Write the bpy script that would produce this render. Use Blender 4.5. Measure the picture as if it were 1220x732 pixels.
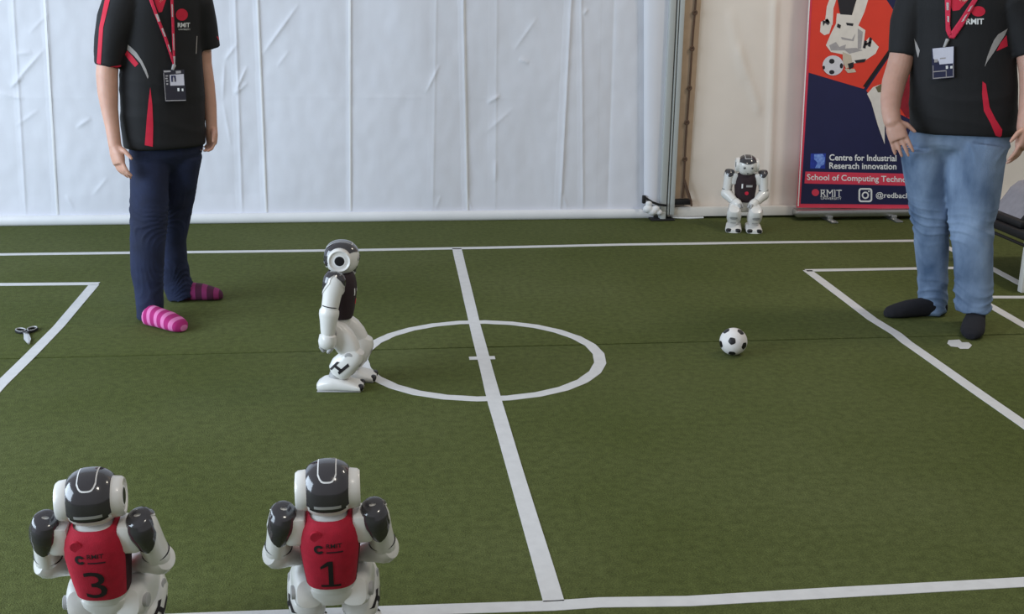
import bpy, bmesh, math, random
from mathutils import Vector, Matrix, noise
from mathutils.bvhtree import BVHTree
random.seed(4)
for o in list(bpy.data.objects): bpy.data.objects.remove(o)
S = bpy.context.scene
C = S.collection
PI = math.pi

# ---------------------------------------------------------------- camera
W, H = 1220, 732
FOC, PITCH, YAW, ROLL, CAMZ = 1361.9, 0.283723, 0.113318, 0.011368, 1.42
CAM = Vector((0, 0, CAMZ))
FW = Vector((math.sin(YAW)*math.cos(PITCH), math.cos(YAW)*math.cos(PITCH), -math.sin(PITCH)))
_r = Vector((math.cos(YAW), -math.sin(YAW), 0)); _u = _r.cross(FW)
RT = _r*math.cos(ROLL) + _u*math.sin(ROLL)
UP = -_r*math.sin(ROLL) + _u*math.cos(ROLL)
cam = bpy.data.cameras.new('camera'); cam.sensor_width = 36; cam.lens = FOC/W*36; cam.clip_end = 100
co = bpy.data.objects.new('camera', cam); C.objects.link(co)
m = Matrix.Identity(4)
for i in range(3):
    m[i][0] = RT[i]; m[i][1] = UP[i]; m[i][2] = -FW[i]; m[i][3] = CAM[i]
co.matrix_world = m
S.camera = co

# ---------------------------------------------------------------- light
S.view_settings.view_transform = 'Standard'; S.view_settings.look = 'None'
S.view_settings.gamma = 1; S.view_settings.use_curve_mapping = False
S.view_settings.exposure = 0.09
wd = bpy.data.worlds.new('tent_daylight'); S.world = wd; wd.use_nodes = True
bg = wd.node_tree.nodes['Background']; bg.inputs[0].default_value = (0.95, 0.96, 0.98, 1); bg.inputs[1].default_value = 0.33
def area(name, loc, look, sx, sy, power, col):
    l = bpy.data.lights.new(name, 'AREA'); l.shape = 'RECTANGLE'; l.size = sx; l.size_y = sy; l.energy = power; l.color = col
    o = bpy.data.objects.new(name, l); C.objects.link(o); o.location = loc
    o.rotation_euler = (Vector(look)-Vector(loc)).to_track_quat('-Z', 'Y').to_euler()
    return o
area('open_tent_side', (-4.6, 2.4, 1.7), (0.0, 3.9, 0.3), 5.0, 2.4, 335, (0.70, 0.84, 1.0))
area('tent_ceiling_lamp', (0.9, 0.6, 3.6), (0.9, 3.2, 0), 0.5, 0.5, 24, (1.0, 0.93, 0.82))
area('tent_ceiling_lamp', (3.4, 4.6, 3.6), (3.0, 5.2, 0), 0.5, 0.5, 34, (1.0, 0.90, 0.76))

# ---------------------------------------------------------------- pixel helpers
def ray(x, y): return (FW + RT*((x-W/2)/FOC) + UP*((H/2-y)/FOC))
def G(x, y, z=0.0):
    d = ray(x, y); return CAM + d*((z-CAMZ)/d.z)
def P(x, y, Y):
    d = ray(x, y); return CAM + d*(Y/d.y)
def px2m(p): return (p-CAM).dot(FW)/FOC

# ---------------------------------------------------------------- materials
def srgb(h):
    c = [int(h[i:i+2], 16)/255 for i in (0, 2, 4)]
    return tuple((v/12.92 if v <= .04045 else ((v+.055)/1.055)**2.4) for v in c)
MATS = {}
def mat(name, hexc, rough=.6, var=.08, nscale=40, bump=0.0, bscale=200, metal=0, coat=0, sheen=0, alpha=1, stretch=(1, 1, 1), hex2=None, sss=0, spec=.5):
    if name in MATS: return MATS[name]
    M = bpy.data.materials.new(name); M.use_nodes = True
    nt = M.node_tree; b = nt.nodes['Principled BSDF']
    c = srgb(hexc)
    tc = nt.nodes.new('ShaderNodeTexCoord'); mp = nt.nodes.new('ShaderNodeMapping'); mp.inputs['Scale'].default_value = stretch
    nt.links.new(tc.outputs['Object'], mp.inputs['Vector'])
    n = nt.nodes.new('ShaderNodeTexNoise'); n.inputs['Scale'].default_value = nscale; n.inputs['Detail'].default_value = 4
    nt.links.new(mp.outputs[0], n.inputs['Vector'])
    rp = nt.nodes.new('ShaderNodeValToRGB')
    rp.color_ramp.elements[0].position = .3; rp.color_ramp.elements[1].position = .7
    c2 = srgb(hex2) if hex2 else tuple(min(1, v*(1+var)) for v in c)
    c1 = c if hex2 else tuple(v*(1-var) for v in c)
    rp.color_ramp.elements[0].color = (*c1, 1); rp.color_ramp.elements[1].color = (*c2, 1)
    nt.links.new(n.outputs['Fac'], rp.inputs[0]); nt.links.new(rp.outputs[0], b.inputs['Base Color'])
    b.inputs['Roughness'].default_value = rough; b.inputs['Metallic'].default_value = metal
    b.inputs['Coat Weight'].default_value = coat; b.inputs['Sheen Weight'].default_value = sheen
    b.inputs['Specular IOR Level'].default_value = spec
    if sss:
        b.inputs['Subsurface Weight'].default_value = sss; b.inputs['Subsurface Radius'].default_value = (.012, .005, .003); b.inputs['Subsurface Scale'].default_value = .4
    if alpha < 1: b.inputs['Alpha'].default_value = alpha
    if bump:
        n2 = nt.nodes.new('ShaderNodeTexNoise'); n2.inputs['Scale'].default_value = bscale; n2.inputs['Detail'].default_value = 3
        nt.links.new(mp.outputs[0], n2.inputs['Vector'])
        bp = nt.nodes.new('ShaderNodeBump'); bp.inputs['Strength'].default_value = bump; bp.inputs['Distance'].default_value = .004
        nt.links.new(n2.outputs['Fac'], bp.inputs['Height']); nt.links.new(bp.outputs[0], b.inputs['Normal'])
    MATS[name] = M
    return M
def turf_material():
    M = bpy.data.materials.new('green_turf'); M.use_nodes = True; nt = M.node_tree; b = nt.nodes['Principled BSDF']
    tc = nt.nodes.new('ShaderNodeTexCoord')
    def nz(scale, detail):
        n = nt.nodes.new('ShaderNodeTexNoise'); n.inputs['Scale'].default_value = scale; n.inputs['Detail'].default_value = detail
        nt.links.new(tc.outputs['Object'], n.inputs['Vector']); return n
    a, f, g = nz(1.1, 3), nz(38, 3), nz(240, 2)
    r1 = nt.nodes.new('ShaderNodeValToRGB'); r1.color_ramp.elements[0].position = .35; r1.color_ramp.elements[1].position = .68
    r1.color_ramp.elements[0].color = (*srgb('535B2F'), 1); r1.color_ramp.elements[1].color = (*srgb('5D643B'), 1)
    nt.links.new(a.outputs['Fac'], r1.inputs[0])
    r2 = nt.nodes.new('ShaderNodeValToRGB'); r2.color_ramp.elements[0].position = .3; r2.color_ramp.elements[1].position = .7
    r2.color_ramp.elements[0].color = (.80, .80, .78, 1); r2.color_ramp.elements[1].color = (1.14, 1.14, 1.16, 1)
    nt.links.new(f.outputs['Fac'], r2.inputs[0])
    r3 = nt.nodes.new('ShaderNodeValToRGB'); r3.color_ramp.elements[0].position = .3; r3.color_ramp.elements[1].position = .7
    r3.color_ramp.elements[0].color = (.66, .66, .66, 1); r3.color_ramp.elements[1].color = (1.25, 1.25, 1.2, 1)
    nt.links.new(g.outputs['Fac'], r3.inputs[0])
    m1 = nt.nodes.new('ShaderNodeMixRGB'); m1.blend_type = 'MULTIPLY'; m1.inputs[0].default_value = 1
    m2 = nt.nodes.new('ShaderNodeMixRGB'); m2.blend_type = 'MULTIPLY'; m2.inputs[0].default_value = 1
    nt.links.new(r1.outputs[0], m1.inputs[1]); nt.links.new(r2.outputs[0], m1.inputs[2])
    nt.links.new(m1.outputs[0], m2.inputs[1]); nt.links.new(r3.outputs[0], m2.inputs[2])
    nt.links.new(m2.outputs[0], b.inputs['Base Color'])
    b.inputs['Roughness'].default_value = .95; b.inputs['Specular IOR Level'].default_value = .15
    bp = nt.nodes.new('ShaderNodeBump'); bp.inputs['Strength'].default_value = .6; bp.inputs['Distance'].default_value = .004
    nt.links.new(g.outputs['Fac'], bp.inputs['Height']); nt.links.new(bp.outputs[0], b.inputs['Normal'])
    return M
def stripe_material(name, ca, cb, axis, freq):
    M = bpy.data.materials.new(name); M.use_nodes = True; nt = M.node_tree; b = nt.nodes['Principled BSDF']
    tc = nt.nodes.new('ShaderNodeTexCoord'); vm = nt.nodes.new('ShaderNodeVectorMath'); vm.operation = 'DOT_PRODUCT'
    vm.inputs[1].default_value = axis; nt.links.new(tc.outputs['Object'], vm.inputs[0])
    mu = nt.nodes.new('ShaderNodeMath'); mu.operation = 'MULTIPLY'; mu.inputs[1].default_value = freq; nt.links.new(vm.outputs['Value'], mu.inputs[0])
    si = nt.nodes.new('ShaderNodeMath'); si.operation = 'SINE'; nt.links.new(mu.outputs[0], si.inputs[0])
    rp = nt.nodes.new('ShaderNodeValToRGB'); rp.color_ramp.elements[0].position = .12; rp.color_ramp.elements[1].position = .3
    rp.color_ramp.elements[0].color = (*srgb(ca), 1); rp.color_ramp.elements[1].color = (*srgb(cb), 1)
    nt.links.new(si.outputs[0], rp.inputs[0]); nt.links.new(rp.outputs[0], b.inputs['Base Color']); b.inputs['Roughness'].default_value = .9
    return M

TURF = turf_material()
TAPE = mat('white_tape', 'D6D6D6', .55, .05, 25, .1, 60)
FABRIC = mat('white_tent_fabric', 'DFE0E8', .55, .02, 6, .08, 9)
FABRIC_R = mat('cream_tent_fabric', 'EADFD4', .6, .03, 4, .08, 9)
HEM = mat('white_hem', 'E6E6E8', .5, .03, 8)
BLACKIRON = mat('black_iron', '0D0C10', .6, .1, 40)
ALU = mat('grey_aluminium', 'BFC2C0', .45, .08, 12, metal=.15, stretch=(1, 1, .1))
ALU_DARK = mat('dark_groove', '5E605E', .6, .1, 20)
TAN = mat('tan_canvas_strip', 'B8A088', .8, .08, 14)
ROPE = mat('brown_rope', '5B4536', .9, .15, 120)
BLACKIRON = mat('black_iron', '1B191C', .6, .1, 40)
PLASTIC = mat('white_plastic', 'E4E2DE', .3, .02, 20, coat=.2)
PLASTIC_G = mat('light_grey_plastic', 'A9A8A8', .4, .05, 30)
DARKGLOSS = mat('dark_grey_gloss', '3A383C', .16, .05, 30, coat=.6)
BLACKP = mat('black_plastic', '16151A', .4, .1, 30)
RED_J = mat('red_jersey', 'B21230', .8, .1, 60, .3, 500)
MAROON = mat('dark_maroon_cloth', '3A0C1C', .85, .1, 60)
BLACK_J = mat('black_jersey', '2A1A20', .8, .15, 60, .3, 500)
BLACKINK = mat('black_ink', '1A1216', .7, .05, 30)
SKIN = mat('skin', 'CFA08C', .5, .06, 25, sss=.15)
SKIN2 = mat('skin_tan', 'C69A88', .5, .06, 25, sss=.15)
SHIRT = mat('black_polo', '101014', .75, .12, 14, .3, 500)
SHIRT_RED = mat('red_polo_trim', 'D01E3C', .75, .05, 60)
SHIRT_GREY = mat('grey_polo_trim', 'A5A09E', .75, .05, 60)
DENIM_D = mat('dark_denim', '121A34', .85, .2, 10, .4, 400, hex2='1B2647')
DENIM_L = mat('faded_denim', '465C7A', .85, .2, 9, .4, 400, hex2='8A9FBC', stretch=(1, 1, .5))
SOCK_B = mat('black_sock', '15151C', .95, .1, 60)
HAIR = mat('dark_hair', '2A1E18', .6, .2, 80)
WHITEINK = mat('white_ink', 'EDEDED', .7, .03, 30)
NAVY = mat('navy_print', '20224A', .5, .06, 8)
ORANGE = mat('orange_red_print', 'E2402E', .5, .04, 8)
CRIMSON = mat('crimson_print', 'E2405A', .5, .04, 8)
BLUEINK = mat('blue_print', '4F6FD0', .5, .2, 60, hex2='8FB0F0')
LANYARD = mat('red_lanyard', 'D6284A', .7, .05, 40)
SILVER = mat('silver_metal', 'B9BABA', .3, .04, 30, metal=.9)
GREYCLOTH = mat('grey_bag_cloth', '8C8A92', .85, .08, 30, .3, 300)
BALLW = mat('white_foam', 'E6E2E0', .6, .03, 60, .1, 300)

# ---------------------------------------------------------------- mesh helpers
def finish(bm, name, sharp=40):
    bmesh.ops.recalc_face_normals(bm, faces=bm.faces)
    me = bpy.data.meshes.new(name); bm.to_mesh(me); bm.free()
    for p in me.polygons: p.use_smooth = True
    me.set_sharp_from_angle(angle=math.radians(sharp))
    return me
def link(name, me, material, parent=None, loc=None, mtx=None):
    o = bpy.data.objects.new(name, me); C.objects.link(o)
    if material and not me.materials: me.materials.append(material)
    if parent: o.parent = parent
    if loc is not None: o.location = loc
    if mtx is not None: o.matrix_local = mtx
    return o
def tag(o, label=None, cat=None, group=None, kind=None):
    if label: o['label'] = label
    if cat: o['category'] = cat
    if group: o['group'] = group
    if kind: o['kind'] = kind
    return o
def empty(name, loc, rz=0):
    o = bpy.data.objects.new(name, None); C.objects.link(o); o.location = loc; o.rotation_euler = (0, 0, rz); o.empty_display_size = .1
    return o
def emit(name, bm, material, root, parent=None, sharp=40):
    """world-space bmesh -> child mesh of root (root has no rotation)"""
    if root is not None: bmesh.ops.translate(bm, vec=-Vector(root.location), verts=bm.verts)
    return link(name, finish(bm, name, sharp), material, parent or root)
def box(bm, lo, hi, bev=0):
    vs = [bm.verts.new((x, y, z)) for x in (lo[0], hi[0]) for y in (lo[1], hi[1]) for z in (lo[2], hi[2])]
    fs = [bm.faces.new([vs[i] for i in q]) for q in ((0, 1, 3, 2), (4, 6, 7, 5), (0, 4, 5, 1), (2, 3, 7, 6), (0, 2, 6, 4), (1, 5, 7, 3))]
    if bev:
        es = list({e for f in fs for e in f.edges})
        bmesh.ops.bevel(bm, geom=es, offset=bev, segments=2, affect='EDGES', profile=.5)
def sgn(v, p): return math.copysign(abs(v)**p, v)
def loft(bm, secs, n=24, cap=True):
    """secs: (centre, u, v, ru, rv[, power])"""
    rings = []
    for s in secs:
        c, u, v, ru, rv = s[:5]; pw = 2/(s[5] if len(s) > 5 else 2)
        rings.append([bm.verts.new(c + u*(ru*sgn(math.cos(2*PI*k/n), pw)) + v*(rv*sgn(math.sin(2*PI*k/n), pw))) for k in range(n)])
    fs = []
    for a, b in zip(rings, rings[1:]):
        for k in range(n):
            fs.append(bm.faces.new((a[k], a[(k+1) % n], b[(k+1) % n], b[k])))
    if cap:
        bm.faces.new(rings[0][::-1]); bm.faces.new(rings[-1])
    return rings, fs
def tube(bm, pts, radii, n=12, ref=Vector((0, 1, 0.01)), cap=True):
    pts = [Vector(p) for p in pts]; secs = []
    for i, p in enumerate(pts):
        t = (pts[min(i+1, len(pts)-1)]-pts[max(i-1, 0)]).normalized()
        u = t.cross(ref)
        if u.length < 1e-4: u = t.cross(Vector((1, 0, 0)))
        u.normalize(); v = u.cross(t)
        r = radii[i] if isinstance(radii, (list, tuple)) else radii
        if not isinstance(r, tuple): r = (r, r)
        secs.append((p, u, v, r[0], r[1]))
    return loft(bm, secs, n, cap)
def ltube(bm, pts, radii, n=14, ref=Vector((0, 1, 0.01))):
    """tube with rounded ends"""
    pts = [Vector(p) for p in pts]; radii = list(radii)
    def rr(r, k): return tuple(x*k for x in r) if isinstance(r, tuple) else r*k
    def mx(r): return max(r) if isinstance(r, tuple) else r
    a = (pts[0]-pts[1]).normalized(); b = (pts[-1]-pts[-2]).normalized()
    h = [(1.0, .05), (.87, .5), (.5, .87)]
    P0 = [pts[0]+a*mx(radii[0])*k for k, _ in h]; R0 = [rr(radii[0], q) for _, q in h]
    P1 = [pts[-1]+b*mx(radii[-1])*k for k, _ in reversed(h)]; R1 = [rr(radii[-1], q) for _, q in reversed(h)]
    return tube(bm, P0+pts+P1, R0+radii+R1, n, ref)
def selp(bm, c, r, e1=1.0, e2=1.0, nu=24, nv=14):
    c = Vector(c); rings = []
    for i in range(1, nv):
        ph = -PI/2+PI*i/nv
        rings.append([bm.verts.new(c+Vector((r[0]*sgn(math.cos(ph), e1)*sgn(math.cos(2*PI*k/nu), e2), r[1]*sgn(math.cos(ph), e1)*sgn(math.sin(2*PI*k/nu), e2), r[2]*sgn(math.sin(ph), e1)))) for k in range(nu)])
    for a, b in zip(rings, rings[1:]):
        for k in range(nu): bm.faces.new((a[k], a[(k+1) % nu], b[(k+1) % nu], b[k]))
    lo = bm.verts.new(c-Vector((0, 0, r[2]))); hi = bm.verts.new(c+Vector((0, 0, r[2])))
    for k in range(nu):
        bm.faces.new((lo, rings[0][(k+1) % nu], rings[0][k])); bm.faces.new((hi, rings[-1][k], rings[-1][(k+1) % nu]))
def lathe(bm, prof, axis='z', n=24, c=(0, 0, 0)):
    """prof: (radius, height)"""
    c = Vector(c); rings = []
    for r, h in prof:
        ring = []
        for k in range(n):
            a, b = r*math.cos(2*PI*k/n), r*math.sin(2*PI*k/n)
            ring.append(bm.verts.new(c+Vector({'z': (a, b, h), 'y': (b, h, a), 'x': (h, a, b)}[axis])))
        rings.append(ring)
    for a, b in zip(rings, rings[1:]):
        for k in range(n): bm.faces.new((a[k], a[(k+1) % n], b[(k+1) % n], b[k]))
    bm.faces.new(rings[0][::-1]); bm.faces.new(rings[-1])
def torus(bm, c, R, r, u=Vector((1, 0, 0)), v=Vector((0, 1, 0)), n=20, k=8, sy=1.0):
    c = Vector(c); w = u.cross(v); rings = []
    for i in range(n):
        a = 2*PI*i/n; d = u*math.cos(a)+v*(math.sin(a)*sy)
        rings.append([bm.verts.new(c+d*(R+r*math.cos(2*PI*j/k))+w*(r*math.sin(2*PI*j/k))) for j in range(k)])
    for i in range(n):
        for j in range(k):
            bm.faces.new((rings[i][j], rings[(i+1) % n][j], rings[(i+1) % n][(j+1) % k], rings[i][(j+1) % k]))
def voxel(bm, size, smooth=3):
    me = bpy.data.meshes.new('tmp'); bm.to_mesh(me); bm.free()
    o = bpy.data.objects.new('tmp', me); C.objects.link(o)
    md = o.modifiers.new('r', 'REMESH'); md.mode = 'VOXEL'; md.voxel_size = size
    sm = o.modifiers.new('s', 'SMOOTH'); sm.iterations = smooth; sm.factor = .5
    dg = bpy.context.evaluated_depsgraph_get()
    me2 = bpy.data.meshes.new_from_object(o.evaluated_get(dg))
    bpy.data.objects.remove(o); bpy.data.meshes.remove(me)
    out = bmesh.new(); out.from_mesh(me2); bpy.data.meshes.remove(me2)
    out.normal_update()
    return out
def text_bm(s, size=1.0, align='LEFT', bold=0.0, shear=0.0):
    cu = bpy.data.curves.new('t', 'FONT'); cu.body = s; cu.size = size; cu.align_x = align; cu.offset = bold; cu.shear = shear
    cu.resolution_u = 3
    o = bpy.data.objects.new('t', cu); C.objects.link(o)
    dg = bpy.context.evaluated_depsgraph_get(); me = bpy.data.meshes.new_from_object(o.evaluated_get(dg))
    bpy.data.objects.remove(o); bpy.data.curves.remove(cu)
    bm = bmesh.new(); bm.from_mesh(me); bpy.data.meshes.remove(me)
    return bm
def text_fit(s, x0, x1, y0, y1, flip=True, bold=0.0):
    """flat text fitted to the rectangle; y down when flip"""
    bm = text_bm(s, 1.0, bold=bold)
    xs = [v.co.x for v in bm.verts]; ys = [v.co.y for v in bm.verts]
    for v in bm.verts:
        a = (v.co.x-min(xs))/(max(xs)-min(xs)); b = (v.co.y-min(ys))/(max(ys)-min(ys))
        v.co = Vector((x0+(x1-x0)*a, (y1+(y0-y1)*b) if flip else (y0+(y1-y0)*b), 0))
    return bm
def poly_bm(polys):
    bm = bmesh.new()
    for pts in polys:
        bm.faces.new([bm.verts.new((x, y, 0)) for x, y in pts])
    return bm
def ellipse_pts(cx, cy, rx, ry, n=20, a0=0, a1=2*PI):
    return [(cx+rx*math.cos(a0+(a1-a0)*k/n), cy+ry*math.sin(a0+(a1-a0)*k/n)) for k in range(n)]
def subdiv(bm, maxlen):
    bmesh.ops.triangulate(bm, faces=bm.faces)
    for _ in range(7):
        es = [e for e in bm.edges if e.calc_length() > maxlen]
        if not es: break
        bmesh.ops.subdivide_edges(bm, edges=es, cuts=1)
        bmesh.ops.triangulate(bm, faces=bm.faces)
def project_px(bm, bvh, off, maxlen=4):
    """lays a flat pixel-space pattern onto the cloth surface in front of the camera"""
    subdiv(bm, maxlen); dead = []
    for v in bm.verts:
        d = ray(v.co.x, v.co.y).normalized(); h = bvh.ray_cast(CAM, d)
        if h[0] is None: dead.append(v); continue
        nrm = h[1] if h[1].dot(d) < 0 else -h[1]
        v.co = h[0]+(nrm*.6-d*.4)*off
    bmesh.ops.delete(bm, geom=dead, context='VERTS')
    return bm

# ================================================================ SETTING
# floor under everything, two turf sheets that meet at a seam
bm = bmesh.new(); box(bm, (-9, -3, -.06), (9, 9, -.012)); 
tag(link('floor', finish(bm, 'floor'), mat('dark_ground', '3A3B30', .9, .1, 5)), 'dark ground under the turf', kind='structure')
def sheet(name, y0, y1, label):
    bm = bmesh.new(); nx = 150
    # wavy seam edge, gently uneven surface
    top = []; bot = []
    ny = 2
    def edge(y, x): 
        return y + (.004*noise.noise(Vector((x*1.3, y, 3))) if abs(y-4.28) < .1 else 0)
    grid = []
    for i in range(nx+1):
        x = -9+18*i/nx
        ya, yb = edge(y0, x), edge(y1, x)
        grid.append([bm.verts.new((x, ya, -.012)), bm.verts.new((x, ya, -.001)), bm.verts.new((x, ya+.01, 0)), bm.verts.new((x, yb-.01, 0)), bm.verts.new((x, yb, -.001)), bm.verts.new((x, yb, -.012))])
    for a, b in zip(grid, grid[1:]):
        for k in range(5): bm.faces.new((a[k], b[k], b[k+1], a[k+1]))
    o = link(name, finish(bm, name, 60), TURF); tag(o, label, 'turf', kind='structure'); return o
sheet('floor_turf', -3, 4.279, 'green turf sheet under the centre circle mark and the numbered robots')
sheet('floor_turf', 4.291, 6.76, 'green turf sheet running back to the white tent wall')

# tent wall, left sheet: a grid pushed into folds and creases
WY = 6.74
FOLDS = [  # px top x,y -> bottom x,y, height, half width in m, sharpness side
    (18, 0, 32, 255, .010, .012), (57, 0, 70, 255, .012, .012), (281, 0, 289, 250, .012, .014), (308, 0, 318, 252, .016, .012),
    (418, 0, 418, 250, .014, .010), (520, 0, 516, 220, .006, .014), (552, 0, 557, 250, .018, .013), (592, 0, 590, 215, .006, .018),
    (680, 0, 667, 250, .020, .016), (692, 0, 694, 250, .012, .012), (730, 40, 724, 240, -.010, .03), (768, 0, 770, 230, .014, .016)]
FOLDS3 = [(P(a, b, WY), P(c, d, WY), h, w) for a, b, c, d, h, w in FOLDS]
FOLDS3 = [(a, b, h*.6, w*.62) for a, b, h, w in FOLDS3]
CREASES = [(357, 4, 313, 65, .012), (283, 52, 268, 72, .010), (268, 72, 266, 120, .008), (266, 120, 276, 175, .006), (295, 78, 280, 112, .012), (280, 112, 296, 98, .01),
    (55, 58, 14, 104, .012), (14, 104, 30, 90, .01), (40, 62, 20, 64, .008), (110, 140, 92, 152, .010), (0, 116, 120, 116, .0045), (0, 110, 30, 118, .008),
    (318, 115, 500, 116, .004), (440, 115, 680, 118, .004), (524, 76, 507, 111, .010), (596, 113, 580, 123, .012), (612, 128, 578, 158, .006), (630, 75, 618, 70, .010), (700, 10, 694, 18, .01),
    (525, 232, 518, 250, .008), (557, 235, 562, 250, .012), (670, 232, 676, 250, .012), (80, 232, 90, 250, .008), (48, 130, 20, 150, .006), (590, 190, 590, 216, .008), (130, 210, 112, 232, .006), (345, 60, 330, 80, .006), (640, 20, 612, 60, .008), (60, 15, 36, 40, .006)]
CRE3 = [(P(a, b, WY), P(c, d, WY), h) for a, b, c, d, h in CREASES]
def segd(x, z, A, B):
    ax, az, bx, bz = A.x, A.z, B.x, B.z
    dx, dz = bx-ax, bz-az; L = dx*dx+dz*dz
    t = max(0, min(1, ((x-ax)*dx+(z-az)*dz)/L))
    return math.hypot(x-ax-t*dx, z-az-t*dz), t
def wall_y(x, z):
    d = 0.0
    for A, B, h, w in FOLDS3:
        t = (A.z-z)/(A.z-B.z); xf = A.x+(B.x-A.x)*t
        q = (x-xf)/w
        if abs(q) < 4:
            q2 = q if q > 0 else q*.45
            d += h*math.exp(-abs(q2)*1.3)*(1 if .03 < z else .5)
    for A, B, h in CRE3:
        if abs(x-A.x) > .7 and abs(x-B.x) > .7: continue
        k, t = segd(x, z, A, B)
        if k < .04: d += h*.75*math.exp(-k/.010)*math.sin(PI*min(1, max(0, t)))**.7 if h > .0045 else h*.25*math.exp(-k/.008)
    d += .022*noise.noise(Vector((x*1.6, z*.55, 5))) + .006*noise.noise(Vector((x*5, z*2.2, 9))) + .0022*noise.noise(Vector((x*16, z*11, 2)))
    edge = min(1, max(0, (z-.05)/.12))
    return WY-.02-d*(.3+.7*edge)
bm = bmesh.new(); x0, x1 = -3.2, 1.57
nx, nz = 900, 200; g = []
ZS = [.04+1.36*j/170 for j in range(171)]+[1.4+2.2*j/30 for j in range(1, 31)]
for i in range(nx+1):
    x = x0+(x1-x0)*i/nx
    g.append([bm.verts.new((x, wall_y(x, z), z)) for z in ZS])
for i in range(nx):
    for j in range(nz): bm.faces.new((g[i][j], g[i+1][j], g[i+1][j+1], g[i][j+1]))
wall = link('wall_back', finish(bm, 'wall_back', 180), FABRIC); tag(wall, 'white creased tent fabric wall with vertical folds', kind='structure')
bm = bmesh.new()
for lo, hi in (((-9, WY+.03, 0), (9, WY+.05, 3.6)), ((-9, WY-.015, .02), (-3.19, WY+.02, 3.6))): box(bm, lo, hi)
link('backing_sheet', finish(bm, 'backing_sheet'), FABRIC, wall)
# weld seams running down the sheet
for A, B, h, w in [FOLDS3[k] for k in (1, 3, 4, 6)]:
    bm = bmesh.new(); r = []
    for j in range(40):
        t = j/39; x = A.x+(B.x-A.x)*t; z = A.z+.25+(B.z-A.z-.25)*t
        y = wall_y(x, z)-.001
        r.append([bm.verts.new((x-.007, wall_y(x-.007, z)-.0012, z)), bm.verts.new((x, y-.0012, z)), bm.verts.new((x+.007, wall_y(x+.007, z)-.0012, z))])
    for a, b in zip(r, r[1:]):
        bm.faces.new((a[0], a[1], b[1], b[0])); bm.faces.new((a[1], a[2], b[2], b[1]))
    link('weld_seam', finish(bm, 'weld_seam', 180), HEM, wall)
# rolled hem along the ground
bm = bmesh.new()
pts = []; 
for i in range(60):
    x = -9+(1.62+9)*i/59
    pts.append((x, WY-.035+.004*noise.noise(Vector((x*3, 0, 0))), .028))
tube(bm, pts, [(.030, .018)]*60, 12, Vector((0, 1, 0)))
tag(link('trim_1', finish(bm, 'trim_1'), HEM), 'rolled white hem along the foot of the tent wall', kind='structure')

# right hand sheet of the wall
bm = bmesh.new(); g = []
RX0, RX1 = 1.74, 5.2; nx, nz = 220, 50
RF = [(P(922, 0, 6.73), P(915, 240, 6.73), .012, .02), (P(880, 60, 6.73), P(903, 130, 6.73), .010, .02), (P(870, 20, 6.73), P(884, 90, 6.73), .006, .03)]
def wall_yr(x, z):
    d = .012*noise.noise(Vector((x*1.5, z*.8, 1)))+.004*noise.noise(Vector((x*5, z*3, 7)))
    for A, B, h, w in RF:
        k, t = segd(x, z, A, B); d += h*math.exp(-(k/w)**2)
    return WY-.02-d
for i in range(nx+1):
    x = RX0+(RX1-RX0)*i/nx
    g.append([bm.verts.new((x, wall_yr(x, .05+1.6*j/nz), .05+1.6*j/nz)) for j in range(nz+1)])
for i in range(nx):
    for j in range(nz): bm.faces.new((g[i][j], g[i+1][j], g[i+1][j+1], g[i][j+1]))
wr = link('wall_back', finish(bm, 'wall_back', 180), FABRIC_R); tag(wr, 'cream tent fabric wall behind the banner and seated robot', kind='structure')
bm = bmesh.new(); box(bm, (RX0, WY-.005, 1.64), (9, WY+.02, 3.6)); box(bm, (5.19, WY-.005, .02), (9, WY+.02, 1.65))
link('backing_sheet', finish(bm, 'backing_sheet'), FABRIC_R, wr)
bm = bmesh.new(); box(bm, (1.70, WY-.07, .012), (9, WY-.03, .072), .008)
tag(link('trim_2', finish(bm, 'trim_2'), mat('cream_hem', 'DAD4CC', .6, .04, 8)), 'flat cream hem board under the right tent wall', kind='structure')
bm = bmesh.new(); tube(bm, [G(800, 260.5)+Vector((0, 0, .006)), G(820, 261)+Vector((0, 0, .006)), G(838, 260.5)+Vector((0, 0, .006))], [.005, .007, .005], 8)
tag(link('cord_offcut', finish(bm, 'cord_offcut'), HEM), 'short pale cord lying on turf below the tent pole', 'cord')

# tent pole with its flap, lacing rope and foot
pb = Vector((1.69, WY-.07, 0)); pole = empty('tent_pole', pb)
tag(pole, 'grey grooved aluminium tent pole between the white and cream walls', 'pole')
bm = bmesh.new(); box(bm, (1.650, WY-.10, .03), (1.686, WY-.02, 3.2), .004); box(bm, (1.694, WY-.10, .03), (1.703, WY-.02, 3.2), .003); box(bm, (1.709, WY-.10, .03), (1.737, WY-.02, 3.2), .004)
emit('profile', bm, ALU, pole)
bm = bmesh.new(); box(bm, (1.653, WY-.085, .035), (1.734, WY-.03, 3.2)); emit('groove', bm, ALU_DARK, pole)
bm = bmesh.new()
r = []
for j in range(30):
    z = .09+2.9*j/29; k = .012*noise.noise(Vector((0, 0, z*3)))
    xa = 1.555-.05*(z-.15)/1.1; 
    r.append([bm.verts.new((xa, WY-.055-k, z)), bm.verts.new((xa+.03, WY-.085-k, z)), bm.verts.new((1.625-.02*(z-.15)/1.1, WY-.075+k, z)), bm.verts.new((1.655, WY-.06, z))])
for a, b in zip(r, r[1:]):
    for q in range(3): bm.faces.new((a[q], a[q+1], b[q+1], b[q]))
emit('fabric_flap', bm, FABRIC, pole, sharp=180)
bm = bmesh.new()
r = []
for j in range(20):
    z = .085+3*j/19
    r.append([bm.verts.new((1.738, WY-.06, z)), bm.verts.new((1.80+.012*z, WY-.058, z)), bm.verts.new((1.832+.012*z, WY-.035, z))])
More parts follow.
